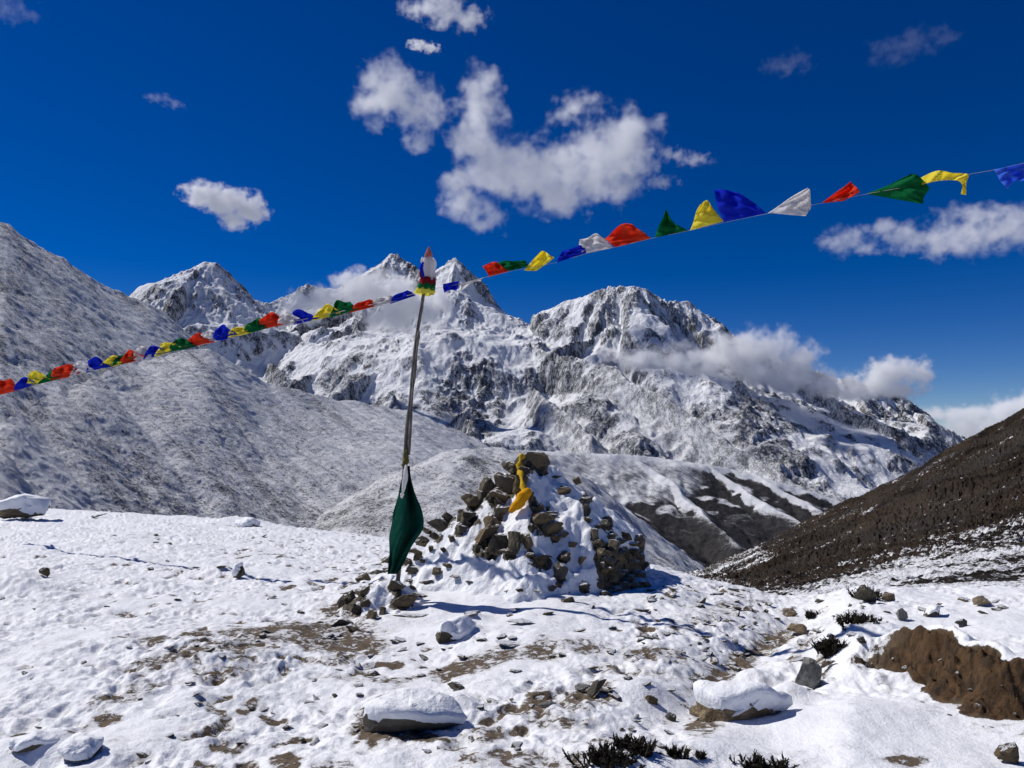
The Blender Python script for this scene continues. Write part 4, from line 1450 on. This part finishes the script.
def build_left_flags():
    yf = depth_fn(424, Y_POLE, -60, 18.0)
    root = empty('prayer_flag_string', P(423, 292, Y_POLE))
    tag(root, 'prayer flag string sloping from the pole top down left across the grey hillside', 'prayer flags', 'strings of prayer flags tied to the pole')
    tab = [(-200, 456), (-60, 412), (-40, 406), (0, 395), (34, 384.8), (79, 374), (147, 358), (205, 344), (240, 335.5), (270, 327), (300, 320), (330, 314), (360, 307), (385, 302), (415, 293.5), (424, 291)]
    string_rope(root, tab, yf, -200, 424, 130, 0.0045)
    sy = lambda x: float(np.interp(x, [t[0] for t in tab], [t[1] for t in tab]))
    cols = [('green', -38, 9), ('red', -18, 9), ('red', 5, 12), ('blue', 25, 8), ('yellow', 39, 9), ('green', 52, 6), ('red', 66, 12), ('white', 82, 9), ('blue', 99, 10), ('yellow', 112, 9), ('green', 122, 6), ('red', 134, 9), ('white', 145, 9),
            ('blue', 156, 8), ('yellow', 169, 8), ('green', 182, 9), ('red', 200, 9), ('white', 214, 9), ('blue', 226, 11), ('yellow', 241, 7), ('green', 256, 9), ('red', 273, 12), ('white', 291, 7), ('blue', 307, 6), ('yellow', 326, 8), ('green', 344, 8), ('red', 364, 4), ('white', 386, 2.5), ('blue', 403, 4)]
    r = random.Random(3)
    for i, (c, px, h) in enumerate(cols):
        w = 15 if c in ('red', 'yellow', 'green') else 13
        a, b = px - w, px + w
        drop = 3.5 if px > 280 else 0.5
        lean = r.uniform(-7, 1)
        top0, top1 = h + r.uniform(-2, 2), h * r.uniform(0.35, 0.75)
        h = h * r.uniform(0.42, 0.75)
        q = [(a, sy(a) + drop), (b, sy(b) + drop * 0.6), (b - w * 0.5 + lean * 0.5, sy(b) - top1), (a + w * 0.45 + lean, sy(a) - top0 - (sy(a) - sy(a + w * .45)))]
        child('flag', flag_mesh(q, yf, CLOTH[c], 70 + i, 12, 9), root, c + ' prayer flag')


build_right_flags()
build_left_flags()


# ------------------------------------------------------------------ scarves on the cairn
def build_scarves():
    def path(pix, lift):
        out = []
        for px, py in pix:
            p = hit(px, py, cairn_or_ground)
            if p is None or p.y > 12:
                p = P(px, py, 10.75)
            out.append(p + Vector((0, -lift, lift * 0.5)))
        return out
    ln = spline(path([(523, 460), (520, 467), (519, 475), (521, 484), (523, 493), (524, 502)], 0.11), 30)
    me = tube_mesh('yellow_scarf', ln, [.030 + .014 * math.sin(i * .9) for i in range(30)], 9, M_GOLD, 0.45, 2)
    o = bpy.data.objects.new('yellow_scarf', me)
    COL.objects.link(o)
    tag(o, 'thin yellow scarf draped down from the dark rock at the top of the cairn', 'scarf')
    ln = spline(path([(529, 495), (526, 500), (523, 505), (519, 510), (514, 514), (510, 518)], 0.12), 26)
    me = tube_mesh('orange_scarf', ln, [.03 + .045 * math.sin(math.pi * min(1, (i + 3) / 27)) for i in range(26)], 11, M_ORANGE, 0.16, 5)
    o = bpy.data.objects.new('orange_scarf', me)
    COL.objects.link(o)
    tag(o, 'thick golden orange cloth roll lying on the upper face of the cairn', 'scarf')


build_scarves()


# ------------------------------------------------------------------ rocks of the foreground
def cap_mesh(name, rock, mt, thick, seed, mat, lean=0.0, lim=0.30):
    """snow lying on the upper faces of a stone: follows the stone, thins out at its rim"""
    n = len(rock.vertices)
    co = np.empty(n * 3)
    rock.vertices.foreach_get('co', co)
    co = co.reshape(-1, 3)
    M = np.array(mt)
    co = co @ M[:3, :3].T + M[:3, 3]
    tri = np.array([p.vertices[:] for p in rock.polygons])
    fn = np.cross(co[tri[:, 1]] - co[tri[:, 0]], co[tri[:, 2]] - co[tri[:, 0]])
    ed = np.array([e.vertices[:] for e in rock.edges])
    N = np.zeros_like(co)
    for k in range(3):
        np.add.at(N, tri[:, k], fn)
    N /= np.linalg.norm(N, axis=1, keepdims=True) + 1e-12
    for _ in range(3):
        A = N.copy()
        np.add.at(A, ed[:, 0], N[ed[:, 1]])
        np.add.at(A, ed[:, 1], N[ed[:, 0]])
        N = A / (np.linalg.norm(A, axis=1, keepdims=True) + 1e-12)
    ext = np.ptp(co, axis=0)
    u = (co - co.mean(0)) / (ext + 1e-9)
    f = N[:, 2] + 0.30 * fbm(u[:, 0] * 3.2 + seed, u[:, 1] * 3.2 + u[:, 2] * 2, 3, 310) + lean * u[:, 0] * 2
    t = sstep(lim, lim + 0.45, f)
    th = thick * t ** 0.6 * (1 + 0.28 * fbm(u[:, 0] * 4 + seed, u[:, 1] * 4, 3, 311))
    push = np.where(t > 0.001, th, -0.004)
    P_ = co + N * push[:, None] * 0.6 + np.array([0, 0, 1.0]) * (np.maximum(push, 0) * 0.6)[:, None]
    keep = (t[tri] > 0.001).any(1)
    used, inv = np.unique(tri[keep], return_inverse=True)
    me = bpy.data.meshes.new(name)
    me.from_pydata(P_[used].tolist(), [], inv.reshape(-1, 3).tolist())
    me.update()
    me.materials.append(mat)
    me.polygons.foreach_set('use_smooth', np.ones(len(me.polygons), bool))
    return me


def boulder(px, py, w, h, dep, label, seed, mat, ax=(1, .8, .6), rot=(0, 0, 0), cap=None, sink=0.25):
    """a named rock; w,h in picture pixels, dep = depth as share of width; cap = (thickness share, lean to the right, how steep the snow still clings)"""
    p = on_ground(px, py + h * 0.3)
    k = p.y / F_PX
    W, H = w * k, h * k
    root = empty('rock', p)
    tag(root, label, 'rock')
    me = rock_mesh('stone', seed, ax, 15, mat, 3, True)
    o = bpy.data.objects.new('stone', me)
    COL.objects.link(o)
    o.parent = root
    o.scale = (W * 0.5, W * 0.5 * dep, H * 0.62)
    o.location = (0, W * 0.25 * dep, H * (0.36 - sink + (0.0 if cap is None else 0.06)))
    o.rotation_euler = rot
    if cap:
        mt = Matrix.LocRotScale(o.location, Euler(rot), o.scale)
        c = bpy.data.objects.new('snow_cap', cap_mesh('snow_cap', me, mt, H * cap[0], seed, MAT_SNOW, cap[1], cap[2]))
        COL.objects.link(c)
        c.parent = root
    return root


boulder(408, 718, 120, 58, 0.7, 'low brown boulder under thick snow, in front of the cairn near the bottom edge', 401, MAT_STONE, (1, .85, .7), (0, 0.05, 0.2), (0.14, 0.40, 0.14), 0.40)
boulder(744, 694, 108, 74, 0.85, 'tan flat sided boulder with a deep cap of snow, left of the round grey rock', 402, MAT_STONE_TAN, (1, .9, .7), (0, -0.06, 0.3), (0.13, 0.32, 0.06), 0.42)
boulder(706, 712, 30, 20, 0.9, 'small tan stone at the lower left corner of the snow capped tan boulder', 403, MAT_STONE_TAN, (1, .8, .7), (0, 0.3, 0.2))
boulder(812, 679, 34, 36, 0.9, 'bare round grey rock standing in the snow left of the brown earth bank', 404, MAT_STONE_GREY, (1, .9, .95), (0.1, 0.2, 0.4), None, 0.05)
boulder(452, 633, 44, 26, 0.8, 'dark rock with snow on its right half, in front of the cairn', 405, MAT_STONE, (1, .8, .8), (0, -0.2, 0.4), (0.20, 0.6, 0.30))
boulder(12, 512, 58, 27, 0.9, 'dark rock with overhanging snow at the left edge, on the skyline of the plateau', 406, MAT_STONE, (1, .9, .8), (0, 0, 0.2), (0.16, 0.0, 0.15), 0.15)
boulder(32, 509, 12, 13, 0.8, 'small dark rock right beside the snow topped rock at the left edge', 407, MAT_STONE, (1, .9, .9), (0, 0.2, 0.2))
boulder(96, 516, 20, 8, 0.8, 'thin tilted brown slab on the skyline, right of the left edge rock', 408, MAT_STONE_SNOWY, (1, .7, .4), (0, -0.25, 0.1), None, 0.1)
boulder(247, 524, 24, 11, 0.9, 'snow mounded rock on the plateau skyline left of the pole', 409, MAT_STONE, (1, .9, .7), (0, 0, 0.3), (0.3, -0.3, 0.2))
boulder(238, 575, 12, 15, 0.8, 'pointed dark rock with a snow drift on its left side, on the upper left plateau', 410, MAT_STONE, (1, .8, 1), (0, 0.3, 0.2), (0.2, -0.6, 0.3), 0.1)
boulder(43, 573, 13, 11, 0.8, 'dark stone end sticking out of a long snow mound at the left edge', 411, MAT_STONE, (1, .8, .8), (0, 0.4, 0.2), None, 0.1)
boulder(28, 748, 46, 17, 0.9, 'rounded rock under snow in the bottom left corner', 412, MAT_STONE_SNOWY, (1, .9, .6), (0, 0, 0.2), (0.25, 0.1, 0.25))
boulder(78, 751, 48, 22, 0.9, 'dark ended rock under snow near the bottom left corner, right of the rounded one', 413, MAT_STONE, (1, .9, .7), (0, 0.1, 0.2), (0.25, -0.35, 0.25))
boulder(140, 757, 16, 8, 0.8, 'small flat rock with a dark rim in the snow at the bottom left', 414, MAT_STONE, (1, .8, .6), (0, 0.3, 0.2), None, 0.1)
boulder(372, 687 - 12, 18, 10, 0.9, 'grey brown stone lying by the bare strip in front of the heap', 415, MAT_STONE, (1, .8, .7), (0, 0, .3), None, .1)
boulder(456, 688, 20, 11, 0.9, 'small dark grey pointed stone between two bare soil strips before the cairn', 416, MAT_STONE, (1, .8, .8), (0, 0.3, .3), None, .1)
boulder(596, 690, 30, 20, 0.8, 'brown slab leaning at the right end of the muddy patch', 417, MAT_STONE, (1, .7, .5), (0, -0.7, 0.2), None, .1)
boulder(578, 690, 26, 10, 0.8, 'flat grey brown stone on the muddy patch left of the leaning slab', 418, MAT_STONE_GREY, (1, .8, .4), (0, -0.1, 0.2), None, .1)
boulder(548, 705, 20, 9, 0.9, 'greenish grey flat stone at the left of the muddy patch', 419, MAT_STONE_GREY, (1, .8, .4), (0, 0.05, 0.2), None, .1)
boulder(890, 599, 17, 14, 0.9, 'olive tan round rock on the crest at the right, beside the dark ragged rock', 420, MAT_STONE_TAN, (1, .9, .85), (0, 0.1, 0.3), None, .05)
boulder(867, 597, 26, 24, 0.9, 'ragged dark rock with a notch of snow, on the right crest below the brown hill', 421, MAT_STONE, (1, .9, .9), (0, 0.2, 0.3), None, .05)
boulder(903, 617, 13, 13, 0.9, 'upright grey tan stone in smooth snow above the earth bank', 422, MAT_STONE_GREY, (1, .8, .95), (0, 0.1, 0.2), None, .05)
boulder(937, 614, 24, 13, 0.9, 'brown rock sloping out of the snow on the right crest', 423, MAT_STONE, (1, .8, .5), (0, -0.35, 0.2), (0.15, 0.4, 0.5), .1)
boulder(963, 624, 14, 11, 0.9, 'dark red brown stone alone in the snow above the earth bank', 424, MAT_STONE, (1, .8, .8), (0, 0.35, 0.2), None, .1)
boulder(984, 603, 26, 14, 0.9, 'tan and brown rock on the crest near the right edge', 425, MAT_STONE_TAN, (1, .8, .6), (0, -0.1, 0.2), None, .1)
boulder(1012, 757, 24, 26, 0.9, 'dark rock in the bottom right corner', 426, MAT_STONE, (1, .9, .9), (0, 0.2, 0.4), None, .05)
boulder(800, 630, 26, 16, 0.9, 'olive rock beside the sunken path, left of the dark bush', 427, MAT_STONE_TAN, (1, .9, .7), (0, 0.1, 0.5), None, .1)
boulder(790, 612, 16, 9, 0.9, 'low tan stone at the far end of the sunken path', 428, MAT_STONE_TAN, (1, .9, .6), (0, 0, 0.5), None, .1)
boulder(862, 642, 12, 12, 0.9, 'red brown stone at the left end of the earth bank', 429, MAT_STONE, (1, .9, .8), (0, 0, 0.5), None, .1)
boulder(830, 665, 22, 14, 0.9, 'brown slab lying between the grey rock and the dark bush', 430, MAT_STONE, (1, .6, .4), (0, -0.7, 0.2), None, .15)
boulder(671, 718, 14, 10, 0.9, 'small dark stone left of the tan boulder', 431, MAT_STONE, (1, .9, .8), (0, 0.2, 0.5), None, .1)
boulder(652, 702, 18, 14, 0.9, 'dark stone at the foot of a smooth snow hump, left of the tan boulder', 432, MAT_STONE, (1, .8, .6), (0, 0.5, 0.2), None, .15)
boulder(520, 623, 30, 8, 0.8, 'long thin brown slab in the shadow below the cairn', 433, MAT_STONE_SNOWY, (1, .7, .35), (0, 0.03, 0.1), None, .05)
boulder(512, 645, 38, 9, 0.8, 'long arched brown stone edge in the snow just below the thin slab', 434, MAT_STONE_SNOWY, (1, .7, .4), (0, 0.1, 0.1), None, .1)


def scatter_stones():
    r = random.Random(77)
    lab = 'small dark stone poking out of the snow'
    grp = 'small stones scattered over the snow'
    spots = []

    def area(n, x0, x1, y0, y1, s0, s1):
        for _ in range(n):
            spots.append((r.uniform(x0, x1), r.uniform(y0, y1), r.uniform(s0, s1)))
    area(46, 150, 390, 560, 665, 3, 9)
    area(26, 160, 360, 650, 745, 4, 9)
    area(14, 0, 160, 540, 740, 3, 7)
    area(30, 420, 640, 650, 760, 5, 12)
    area(56, 640, 760, 585, 670, 3, 9)
    area(24, 610, 720, 660, 750, 5, 11)
    area(26, 690, 860, 600, 665, 5, 12)
    area(18, 830, 1020, 598, 622, 4, 11)
    area(20, 440, 620, 608, 660, 4, 10)
    area(26, 640, 740, 590, 660, 5, 11)
    area(12, 80, 380, 518, 545, 3, 6)
    area(12, 330, 440, 640, 700, 4, 9)
    for i, (px, py, sz) in enumerate(spots):
        p = on_ground(px, py)
        if p.y > 32:
            continue
        if (px - 850) ** 2 / 2.9e4 + (py - 725) ** 2 / 2500 < 1:
            continue
        k = p.y / F_PX * sz * 0.76
        if sz > 6.5 and i % 3:
            me = ROCKS_SNOWY[i % len(ROCKS_SNOWY)]
        else:
            me = PEBBLES[i % len(PEBBLES)]
        o = place_rock('stone', me, p + Vector((0, 0, k * 0.10)), (k * r.uniform(.9, 1.5), k * r.uniform(.8, 1.1), k * r.uniform(.45, .85)), (r.uniform(-.3, .3), r.uniform(-.4, .4), r.uniform(0, 6.28)))
        tag(o, lab, 'stone', grp)


scatter_stones()


# ------------------------------------------------------------------ dwarf shrubs
def mat_shrub():
    m = NT('dark_juniper')
    p = m.n('ShaderNodeTexCoord').outputs['Object']
    col = m.mix(m.noise(p, 20, 3), (0.010, 0.010, 0.008), (0.050, 0.040, 0.028))
    m.bsdf(col, 0.9, spec=0.1)
    return m.mat


MAT_SHRUB = mat_shrub()


def shrub(px, py, w, h, n, label, seed, thick=1.0):
    """tuft of tapered woody shoots with tiny scale leaves"""
    r = random.Random(seed)
    p = on_ground(px, py)
    k = p.y / F_PX
    W, H = w * k, h * k
    bm = bmesh.new()

    def shoot(a, d, ln, rad, depth):
        b = a + d * ln
        side = d.cross(Vector((r.gauss(0, 1), r.gauss(0, 1), r.gauss(0, 1)))).normalized()
        up = d.cross(side)
        ring = []
        for t, rr in ((0, rad), (0.5, rad * 0.8), (1, rad * 0.15)):
            c = a + d * ln * t + side * (0.08 * ln * math.sin(t * 3))
            ring.append([bm.verts.new(c + (side * math.cos(q) + up * math.sin(q)) * rr) for q in (0, 2.09, 4.19)])
        for i in range(2):
            for q in range(3):
                bm.faces.new((ring[i][q], ring[i][(q + 1) % 3], ring[i + 1][(q + 1) % 3], ring[i + 1][q]))
        for _ in range(16 if depth == 0 else 8):
            t = r.uniform(0.15, 1)
            c = a + d * ln * t
            v = (d * 0.7 + Vector((r.gauss(0, .8), r.gauss(0, .8), r.gauss(0, .5)))).normalized()
            s2 = v.cross(d)
            if s2.length < 1e-3:
                continue
            s2.normalize()
            q = rad * r.uniform(2.2, 4.5)
            bm.faces.new([bm.verts.new(c - s2 * rad * 0.7), bm.verts.new(c + v * q), bm.verts.new(c + s2 * rad * 0.7)])
        if depth < 1:
            for _ in range(3):
                t = r.uniform(0.25, 0.8)
                v = (d + Vector((r.gauss(0, .5), r.gauss(0, .5), r.uniform(0, .4)))).normalized()
                shoot(a + d * ln * t, v, ln * r.uniform(.35, .6), rad * 0.7, depth + 1)
    for _ in range(int(n * 2.2)):
        a = Vector((r.gauss(0, .30) * W, r.gauss(0, .22) * W, -0.02))
        d = Vector((r.gauss(0, .35) + a.x / W * 0.7, r.gauss(0, .3), 1)).normalized()
        shoot(a, d, H * r.uniform(.4, 1.05), 0.0065 * thick, 0)
    me = bpy.data.meshes.new('shrub')
    bm.to_mesh(me)
    bm.free()
    me.materials.append(MAT_SHRUB)
    o = bpy.data.objects.new('shrub', me)
    COL.objects.link(o)
    o.location = p
    tag(o, label, 'shrub')
    return o


shrub(607, 764, 34, 18, 36, 'widest dark dwarf shrub sticking out of the snow at the bottom edge', 1)
shrub(626, 747, 16, 13, 16, 'dark shrub tips just above the widest bottom edge shrub', 2)
shrub(640, 752, 20, 15, 18, 'dark dwarf shrub sprig right of the widest bottom edge shrub', 3)
shrub(677, 756, 16, 12, 14, 'small dark shrub sprig in snow at the bottom, left of the tiny one', 4)
shrub(700, 757, 9, 8, 7, 'tiny dark shrub sprig in snow below the tan boulder', 5)
shrub(755, 768, 16, 16, 14, 'upright dark shrub shoots at the bottom edge, below the smooth snow', 6)
shrub(778, 770, 18, 14, 14, 'thin row of dark shrub shoots at the bottom edge, rightmost', 7)
shrub(830, 654, 14, 15, 44, 'dense dark bush beside the brown earth bank', 8, 1.6)
shrub(858, 622, 32, 8, 44, 'low wide dark heather bush dusted with snow above the earth bank', 9, 1.2)
shrub(812, 618, 11, 8, 18, 'dark bush at the head of the sunken path', 10, 1.2)
shrub(868, 600, 14, 13, 22, 'dark bush growing against the ragged rock on the right crest', 12, 1.4)
shrub(6, 518, 18, 18, 30, 'dark bush under the snowy rock at the left edge', 11, 3.0)


# ------------------------------------------------------------------ clouds: volumes of noisy density
def cloud(label, Y, blobs, sigma, seed, amp=1.5, scl=1.0, thr=0.0, depth=0.8):
    """blobs: (px, py, rx px, ry px[, dY share])"""
    k = Y / F_PX
    cs = [(P(b[0], b[1], Y + (b[4] * k * b[2] if len(b) > 4 else 0)), b[2] * k * 1.1, b[3] * k * 1.1) for b in blobs]
    cen = sum((c[0] for c in cs), Vector()) / len(cs)
    bm = bmesh.new()
    for c, rx, rz in cs:
        g = 1.55
        ry = (rx * 0.5 + rz * 0.5) * depth
        mt = Matrix.Translation(c - cen) @ Matrix.Diagonal((rx * g, ry * g, rz * g, 1))
        bmesh.ops.create_icosphere(bm, subdivisions=3, radius=1.0, matrix=mt)
    me = bpy.data.meshes.new('cloud')
    bm.to_mesh(me)
    bm.free()
    o = bpy.data.objects.new('cloud', me)
    COL.objects.link(o)
    o.location = cen
    rm = o.modifiers.new('shell', 'REMESH')
    rm.mode = 'VOXEL'
    rm.voxel_size = min(min(c[2] for c in cs), min(c[1] for c in cs)) * 0.28
    m = NT('cloud_vapour')
    p = m.pos()
    # wavy look-up so the puffs lose their round outline
    wn_ = m.n('ShaderNodeTexNoise', noise_dimensions='3D')
    rr = sum(c[2] for c in cs) / len(cs)
    m.set(wn_.inputs['Vector'], p)
    wn_.inputs['Scale'].default_value = 0.9 / rr * scl
    wn_.inputs['Detail'].default_value = 5
    wv = m.vmath('SUBTRACT', wn_.outputs['Color'], (0.5, 0.5, 0.5))
    wv = m.vmath('MULTIPLY', wv, (rr * 1.25,) * 3)
    q = m.vmath('ADD', p, wv)
    tot = None
    for c, rx, rz in cs:
        ry = (rx * 0.5 + rz * 0.5) * depth
        d = m.vmath('LENGTH', m.vmath('MULTIPLY', m.vmath('SUBTRACT', q, tuple(c)), (1 / rx, 1 / ry, 1 / rz)))
        if tot is None:
            tot = d
        else:
            nd = m.n('ShaderNodeMath', operation='SMOOTH_MIN')
            m.set(nd.inputs[0], tot)
            m.set(nd.inputs[1], d)
            nd.inputs[2].default_value = 0.5
            tot = nd.outputs[0]
    n1 = m.noise(p, 1.1 / rr * scl, 8, 0.66)
    f = m.math('SUBTRACT', 1.0 - thr, tot)
    f = m.math('ADD', f, m.math('MULTIPLY', m.math('SUBTRACT', n1, 0.5), amp * 2.3))
    dens = m.ramp(f, 0.0, 1.15)
    edge = m.ramp(tot, 1.46, 1.05)
    dens = m.math('MULTIPLY', m.math('MULTIPLY', dens, edge), sigma * 700.0 / rr)
    v = m.n('ShaderNodeVolumeScatter')
    v.inputs['Color'].default_value = (0.995, 0.995, 0.997, 1)
    v.inputs['Anisotropy'].default_value = 0.0
    m.set(v.inputs['Density'], dens)
    m.t.links.new(v.outputs[0], m.out.inputs['Volume'])
    me.materials.append(m.mat)
    tag(o, label, 'cloud')
    return o


cloud('largest white cloud, a broad puffy mass high in the middle of the sky', 9000,
      [(392, 92, 34, 28), (424, 112, 26, 20), (375, 105, 20, 20), (418, 140, 20, 12), (482, 86, 20, 20), (478, 112, 26, 22), (474, 142, 28, 24), (500, 168, 40, 30), (540, 172, 42, 30),
       (585, 162, 44, 32), (622, 150, 36, 34), (638, 128, 22, 18), (470, 206, 26, 16), (492, 222, 20, 12), (560, 196, 38, 20), (606, 186, 34, 20), (582, 104, 24, 14), (560, 118, 16, 10), (455, 185, 16, 20)], 0.00313, 1)
cloud('faint narrow wisp trailing off the right end of the largest cloud', 9000, [(675, 155, 18, 8), (695, 160, 20, 7), (660, 182, 22, 7)], 0.00072, 2, thr=0.1)
cloud('small oval white cloud alone in the sky above the left hill', 8000, [(198, 190, 18, 8), (212, 197, 24, 12), (230, 203, 26, 14), (248, 211, 20, 13), (256, 214, 12, 10), (236, 222, 16, 8)], 0.0060, 3, 1.6)
cloud('torn cloud cut by the top edge of the picture, left of centre', 8500, [(420, 8, 20, 10), (445, 12, 26, 13), (468, 18, 20, 13), (440, 0, 22, 10)], 0.00238, 4, 1.7, thr=0.05)
cloud('tiny cloud shred between the top edge cloud and the largest cloud', 8500, [(418, 45, 12, 5), (430, 48, 10, 5)], 0.004, 5, 1.5)
cloud('ragged pale cloud bank at the right edge below the prayer flags', 8500,
      [(842, 240, 22, 15), (866, 247, 20, 9), (882, 228, 22, 9), (905, 236, 28, 14), (935, 240, 34, 15), (968, 236, 40, 18), (1005, 230, 40, 18), (1045, 224, 40, 22), (985, 214, 46, 9), (950, 250, 34, 9)], 0.00123, 6, 1.6)
cloud('cloud resting on the twin peaks directly behind the flag pole', 7600,
      [(352, 284, 22, 13), (376, 292, 30, 20), (402, 302, 30, 24), (392, 320, 30, 15), (425, 312, 22, 18), (440, 300, 16, 16), (362, 302, 20, 14)], 0.0085, 7, 1.2)
cloud('small cloud before the low peak left of the twin peaks', 7600, [(300, 304, 18, 12), (318, 300, 20, 14), (332, 298, 16, 10), (310, 318, 14, 8)], 0.0050, 8, 1.2)
cloud('long cloud lying along the right shoulder of the main mountain', 7600,
      [(640, 358, 30, 12), (672, 360, 32, 14), (705, 360, 30, 20), (735, 352, 30, 22), (768, 352, 32, 22), (798, 360, 28, 20), (760, 374, 34, 18), (795, 380, 34, 16), (822, 384, 24, 16), (838, 390, 18, 12), (720, 378, 30, 10)], 0.0044, 9, 1.35)
cloud('wedge shaped white cloud at the right end of the mountain range', 7600,
      [(868, 388, 24, 13), (885, 376, 26, 18), (906, 372, 24, 15), (924, 373, 15, 8), (900, 390, 26, 10), (852, 394, 18, 8)], 0.0050, 10, 1.35)
cloud('low white cloud bank on the horizon above the brown hill', 15000,
      [(935, 416, 24, 9), (965, 414, 28, 12), (1000, 412, 30, 14), (1035, 408, 32, 18), (975, 428, 40, 12), (1020, 428, 40, 14), (1065, 410, 36, 20)], 0.0040, 11, 1.1)
cloud('very faint wisp high in the right part of the sky', 8500, [(782, 66, 24, 12), (800, 62, 18, 12)], 0.00014, 12, 1.6, thr=0.1)
cloud('faint veil of cloud near the top right corner', 8500, [(890, 52, 26, 16), (915, 42, 28, 16), (945, 36, 20, 10)], 0.00011, 13, 1.6, thr=0.1)
cloud('faint streak of cloud in the upper left sky above the oval cloud', 8500, [(158, 98, 16, 5), (174, 104, 12, 5)], 0.00024, 14, 1.6, thr=0.1)
cloud('faint cloud smudge in the top left corner', 8500, [(8, 8, 24, 14), (30, 14, 16, 8)], 0.00021, 15, 1.5, thr=0.1)


# ------------------------------------------------------------------ stones caught in the earth bank
def bank_stones():
    r = random.Random(41)
    for i, (px, py, sz) in enumerate([(905, 668, 6), (934, 690, 7), (958, 676, 5), (978, 706, 8), (1002, 692, 6), (922, 702, 5), (950, 716, 6), (1014, 716, 7), (990, 728, 5), (893, 662, 5), (970, 690, 4), (940, 660, 5)]):
        p = on_ground(px, py)
        k = p.y / F_PX * sz * 0.6
        o = place_rock('stone', PEBBLES[i % len(PEBBLES)], p, (k * r.uniform(.9, 1.4), k, k * r.uniform(.6, .9)), (r.uniform(-.4, .4), r.uniform(-.4, .4), r.uniform(0, 6)))
        tag(o, 'small brown stone lodged in the face of the earth bank', 'stone', 'stones in the earth bank')


bank_stones()
